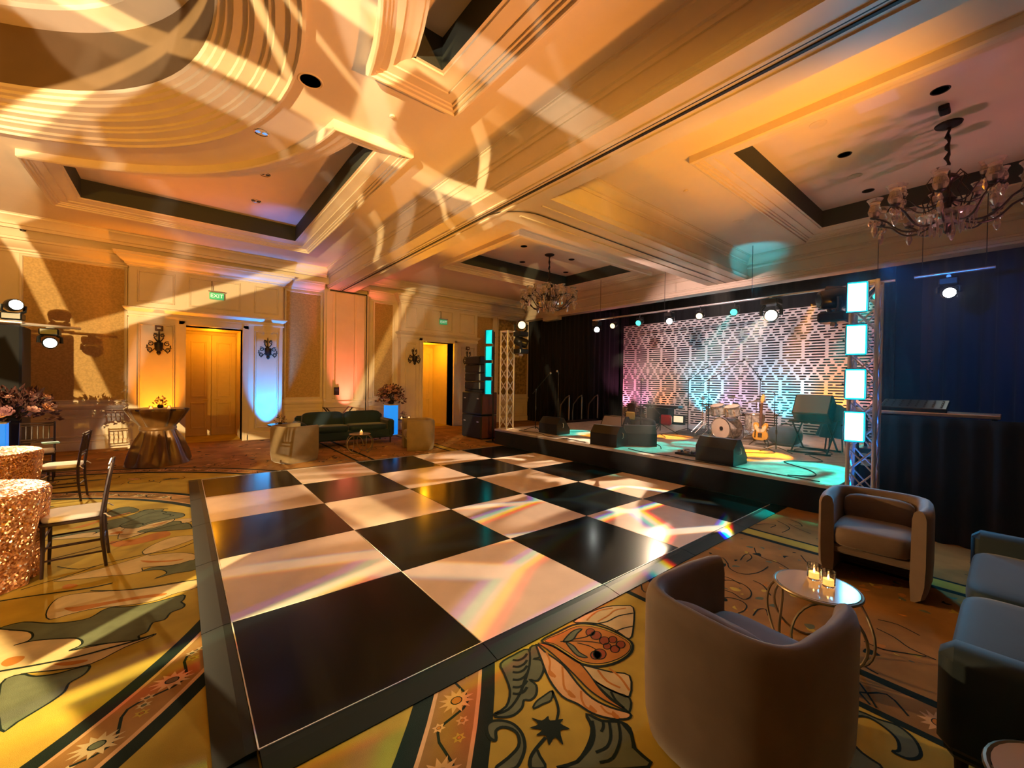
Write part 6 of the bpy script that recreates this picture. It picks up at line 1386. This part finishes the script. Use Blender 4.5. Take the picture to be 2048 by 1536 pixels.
def disc(label, cat, loc, r, h, mm, name):
    t = thing(name, label, cat, loc, 0); obj('plate', M().lathe([(r, 0), (r, -h * .5), (r * .8, -h), (0, -h)], 20), MT[mm], t, smooth=40); obj('grille', M().lathe([(r * .5, -h - .001), (r * .4, -h - .004), (0, -h - .004)], 16), MT[mm], t, smooth=40); return t
disc('small white ceiling speaker in the flat ceiling over the front bay', 'speaker', (8.25, 1.37, ZS), .10, .008, 'trim', 'ceiling_speaker')
disc('tiny sprinkler cap in the ceiling right of the dome', 'sprinkler', (1.71, 2.72, ZS), .035, .02, 'trim', 'sprinkler'); disc('tiny sprinkler cap over the front bay soffit', 'sprinkler', (6.23, 1.38, ZS), .035, .02, 'trim', 'sprinkler')
disc('pale round ceiling speaker near the beam in the front coffer', 'speaker', (6.46, -.37, ZU), .10, .008, 'trim', 'ceiling_speaker'); disc('pale round ceiling speaker near the front coffer corner', 'speaker', (8.6, -.35, ZU), .10, .008, 'trim', 'ceiling_speaker')
disc('pale round ceiling speaker in the far coffer near the beam', 'speaker', (6.55, 7.25, ZU), .10, .008, 'trim', 'ceiling_speaker')
cb_ = thing('ceiling_box', 'small dark box fixed between downlight and chandelier in the front coffer', 'ceiling box', (7.26, -1.50, ZU)); obj('body', M().rbox((0, 0, -.03), (.20, .10, .06), .01), MT['iron'], cb_, smooth=None); obj('cover', M().b2((-.08, -.035, -.066), (.08, .035, -.06)), MT['black'], cb_, smooth=None)
dk = thing('ceiling_sensor', 'single small dark sensor on the frieze above the left fabric panel', 'sensor', (-2.80, 10.80, 4.70)); obj('body', M().lathe([(0, -.09), (.04, -.08), (.05, -.03), (.05, 0)], 14), MT['iron'], dk); obj('bracket', M().b2((-.02, -.02, 0), (.02, .03, .02)), MT['iron'], dk, smooth=None)
def sconce(label, loc):
    t = thing('wall_sconce', label, 'wall lamp', loc, 0, 'dark iron wall sconces'); k = MT['iron']
    obj('back_plate', M().ell((0, -.012, 0), (.05, .012, .12), 12, 8), k, t)
    obj('shade', M().lathe([(.055, -.20), (.075, -.16), (.085, -.02), (.08, .0), (.072, -.02), (.06, -.15), (0, -.17)], 16, c=(0, -.10, .05)), k, t, smooth=50)
    obj('finial', M().lathe([(0, -.12), (.03, -.09), (.045, -.05), (.03, .0)], 12, c=(0, -.10, -.14)), k, t)
    obj('crown', M().tube([(.085 * math.cos(a), -.10 + .05 * math.sin(a), .12 + .05 * math.cos(a * 2)) for a in [PI * i / 12 for i in range(13)]], .012, 6), k, t)
    def spiral(cx, cz, s, r0, turns=1.3): return [(cx + s * r0 * (1 - i / 22) * math.cos(TAU * turns * i / 16 + 1.0), -.07, cz + r0 * (1 - i / 22) * math.sin(TAU * turns * i / 16 + 1.0)) for i in range(17)]
    for s in (-1, 1):
        for (cx, cz, r) in ((.15, .02, .06), (.17, -.13, .055), (.07, .22, .045)): obj('scroll', M().tube(spiral(s * cx, cz, s, r), .011, 6), k, t)
        obj('scroll_arm', M().tube([(0, -.03, -.02), (s * .08, -.06, -.10), (s * .16, -.07, -.20), (s * .21, -.07, -.10)], .011, 6), k, t)
        obj('candle', M().lathe([(.022, 0), (.03, .012), (.012, .02), (.012, .08), (0, .08)], 10, c=(s * .21, -.07, -.09)), k, t)
    obj('stem', M().tube([(0, -.02, .10), (0, -.04, .30), (0, -.03, .34)], [.012, .012, .006], 6), k, t)
for (x, lb) in ((-.67, 'dark iron scroll sconce on the orange lit pier left of the first doorway'), (1.57, 'dark iron scroll sconce on the blue lit pier right of the first doorway'), (5.86, 'dark iron scroll sconce on the pier left of the second doorway'), (8.02, 'dark iron sconce half hidden above the loudspeaker stack')): sconce(lb, (x, YP - .004, 2.42 if x < 8 else 2.46))
MT['exit'] = mat('green_exit_face', (.05, .5, .2), .4, em=(.05, .50, .20), es=.30); MT['exit_l'] = mat('white_exit_letter', (.8, .9, .8), .4, em=(.8, 1.0, .85), es=.5)
def text(parent, s, size, loc, rot, mm, name='lettering', ext=.001):
    cu = D.curves.new(name, 'FONT'); cu.body = s; cu.size = size; cu.extrude = ext; cu.align_x = 'CENTER'; cu.align_y = 'CENTER'; cu.resolution_u = 2; cu.materials.append(MT[mm])
    o = D.objects.new(name, cu); COL.objects.link(o); me = D.meshes.new_from_object(o); D.objects.remove(o); o = D.objects.new(name, me); COL.objects.link(o); o.parent = parent; o.location = loc; o.rotation_euler = rot; return o
for (x, z, lb) in ((.434, 3.715, 'green lit EXIT sign above the first doorway'), (6.94, 3.715, 'green lit EXIT sign above the second doorway')):
    t = thing('exit_sign', lb, 'exit sign', (x, YP - .10, z), 0, 'EXIT signs over the doorways')
    obj('face', M().rbox((0, 0, 0), (.30, .03, .17), .006), MT['exit'], t, smooth=None); text(t, 'EXIT', .13, (0, -.017, 0), (PI / 2, 0, 0), 'exit_l')
    obj('bracket', M().tube([(-.1, .0, .10), (-.1, .0, .36), (-.1, .10, .36)], .008, 6), MT['iron'], t); obj('hood', M().b2((-.17, -.02, .10), (.17, .02, .125)), MT['chrome'], t, smooth=None)
for (x, z, lb) in ((-.67, 2.81, 'small red fire strobe above the left iron sconce'), (8.02, 2.86, 'small dark fire strobe above the loudspeaker stack')):
    t = thing('fire_strobe', lb, 'alarm', (x, YP, z), 0, 'fire alarm strobes'); obj('body', M().rbox((0, -.025, 0), (.15, .05, .13), .01), MT['brownply'], t, smooth=None); obj('lens', M().rbox((0, -.054, .0), (.07, .012, .035), .006), MT['white'], t, smooth=None)
wp = thing('wall_panel', 'small black control panel on the pink lit pilaster', 'control panel', (3.40, 10.825, 1.29)); obj('body', M().rbox((0, -.015, 0), (.15, .03, .24), .006), MT['blackgloss'], wp, smooth=None); obj('screen', M().b2((-.05, -.032, .0), (.05, -.03, .08)), MT['lens_dark'], wp, smooth=None)

# ------------------------------------------------------------------ thin stage haze
hz = D.materials.new('stage_haze'); hz.use_nodes = True; nt = hz.node_tree; nt.nodes.remove(nt.nodes['Principled BSDF'])
vsn = nt.nodes.new('ShaderNodeVolumeScatter'); vsn.inputs['Density'].default_value = 0.022; vsn.inputs['Anisotropy'].default_value = 0.35; vsn.inputs['Color'].default_value = (.9, .95, 1, 1)
nt.links.new(vsn.outputs[0], nt.nodes['Material Output'].inputs['Volume'])
hm = M(); hm.b2((5.6, YN + .3, .05), (13.0, 2.4, 4.15)); ho = obj('haze', hm, hz, smooth=None); ho['kind'] = 'stuff'; tag(ho, 'thin theatrical haze hanging over the stage', 'haze')
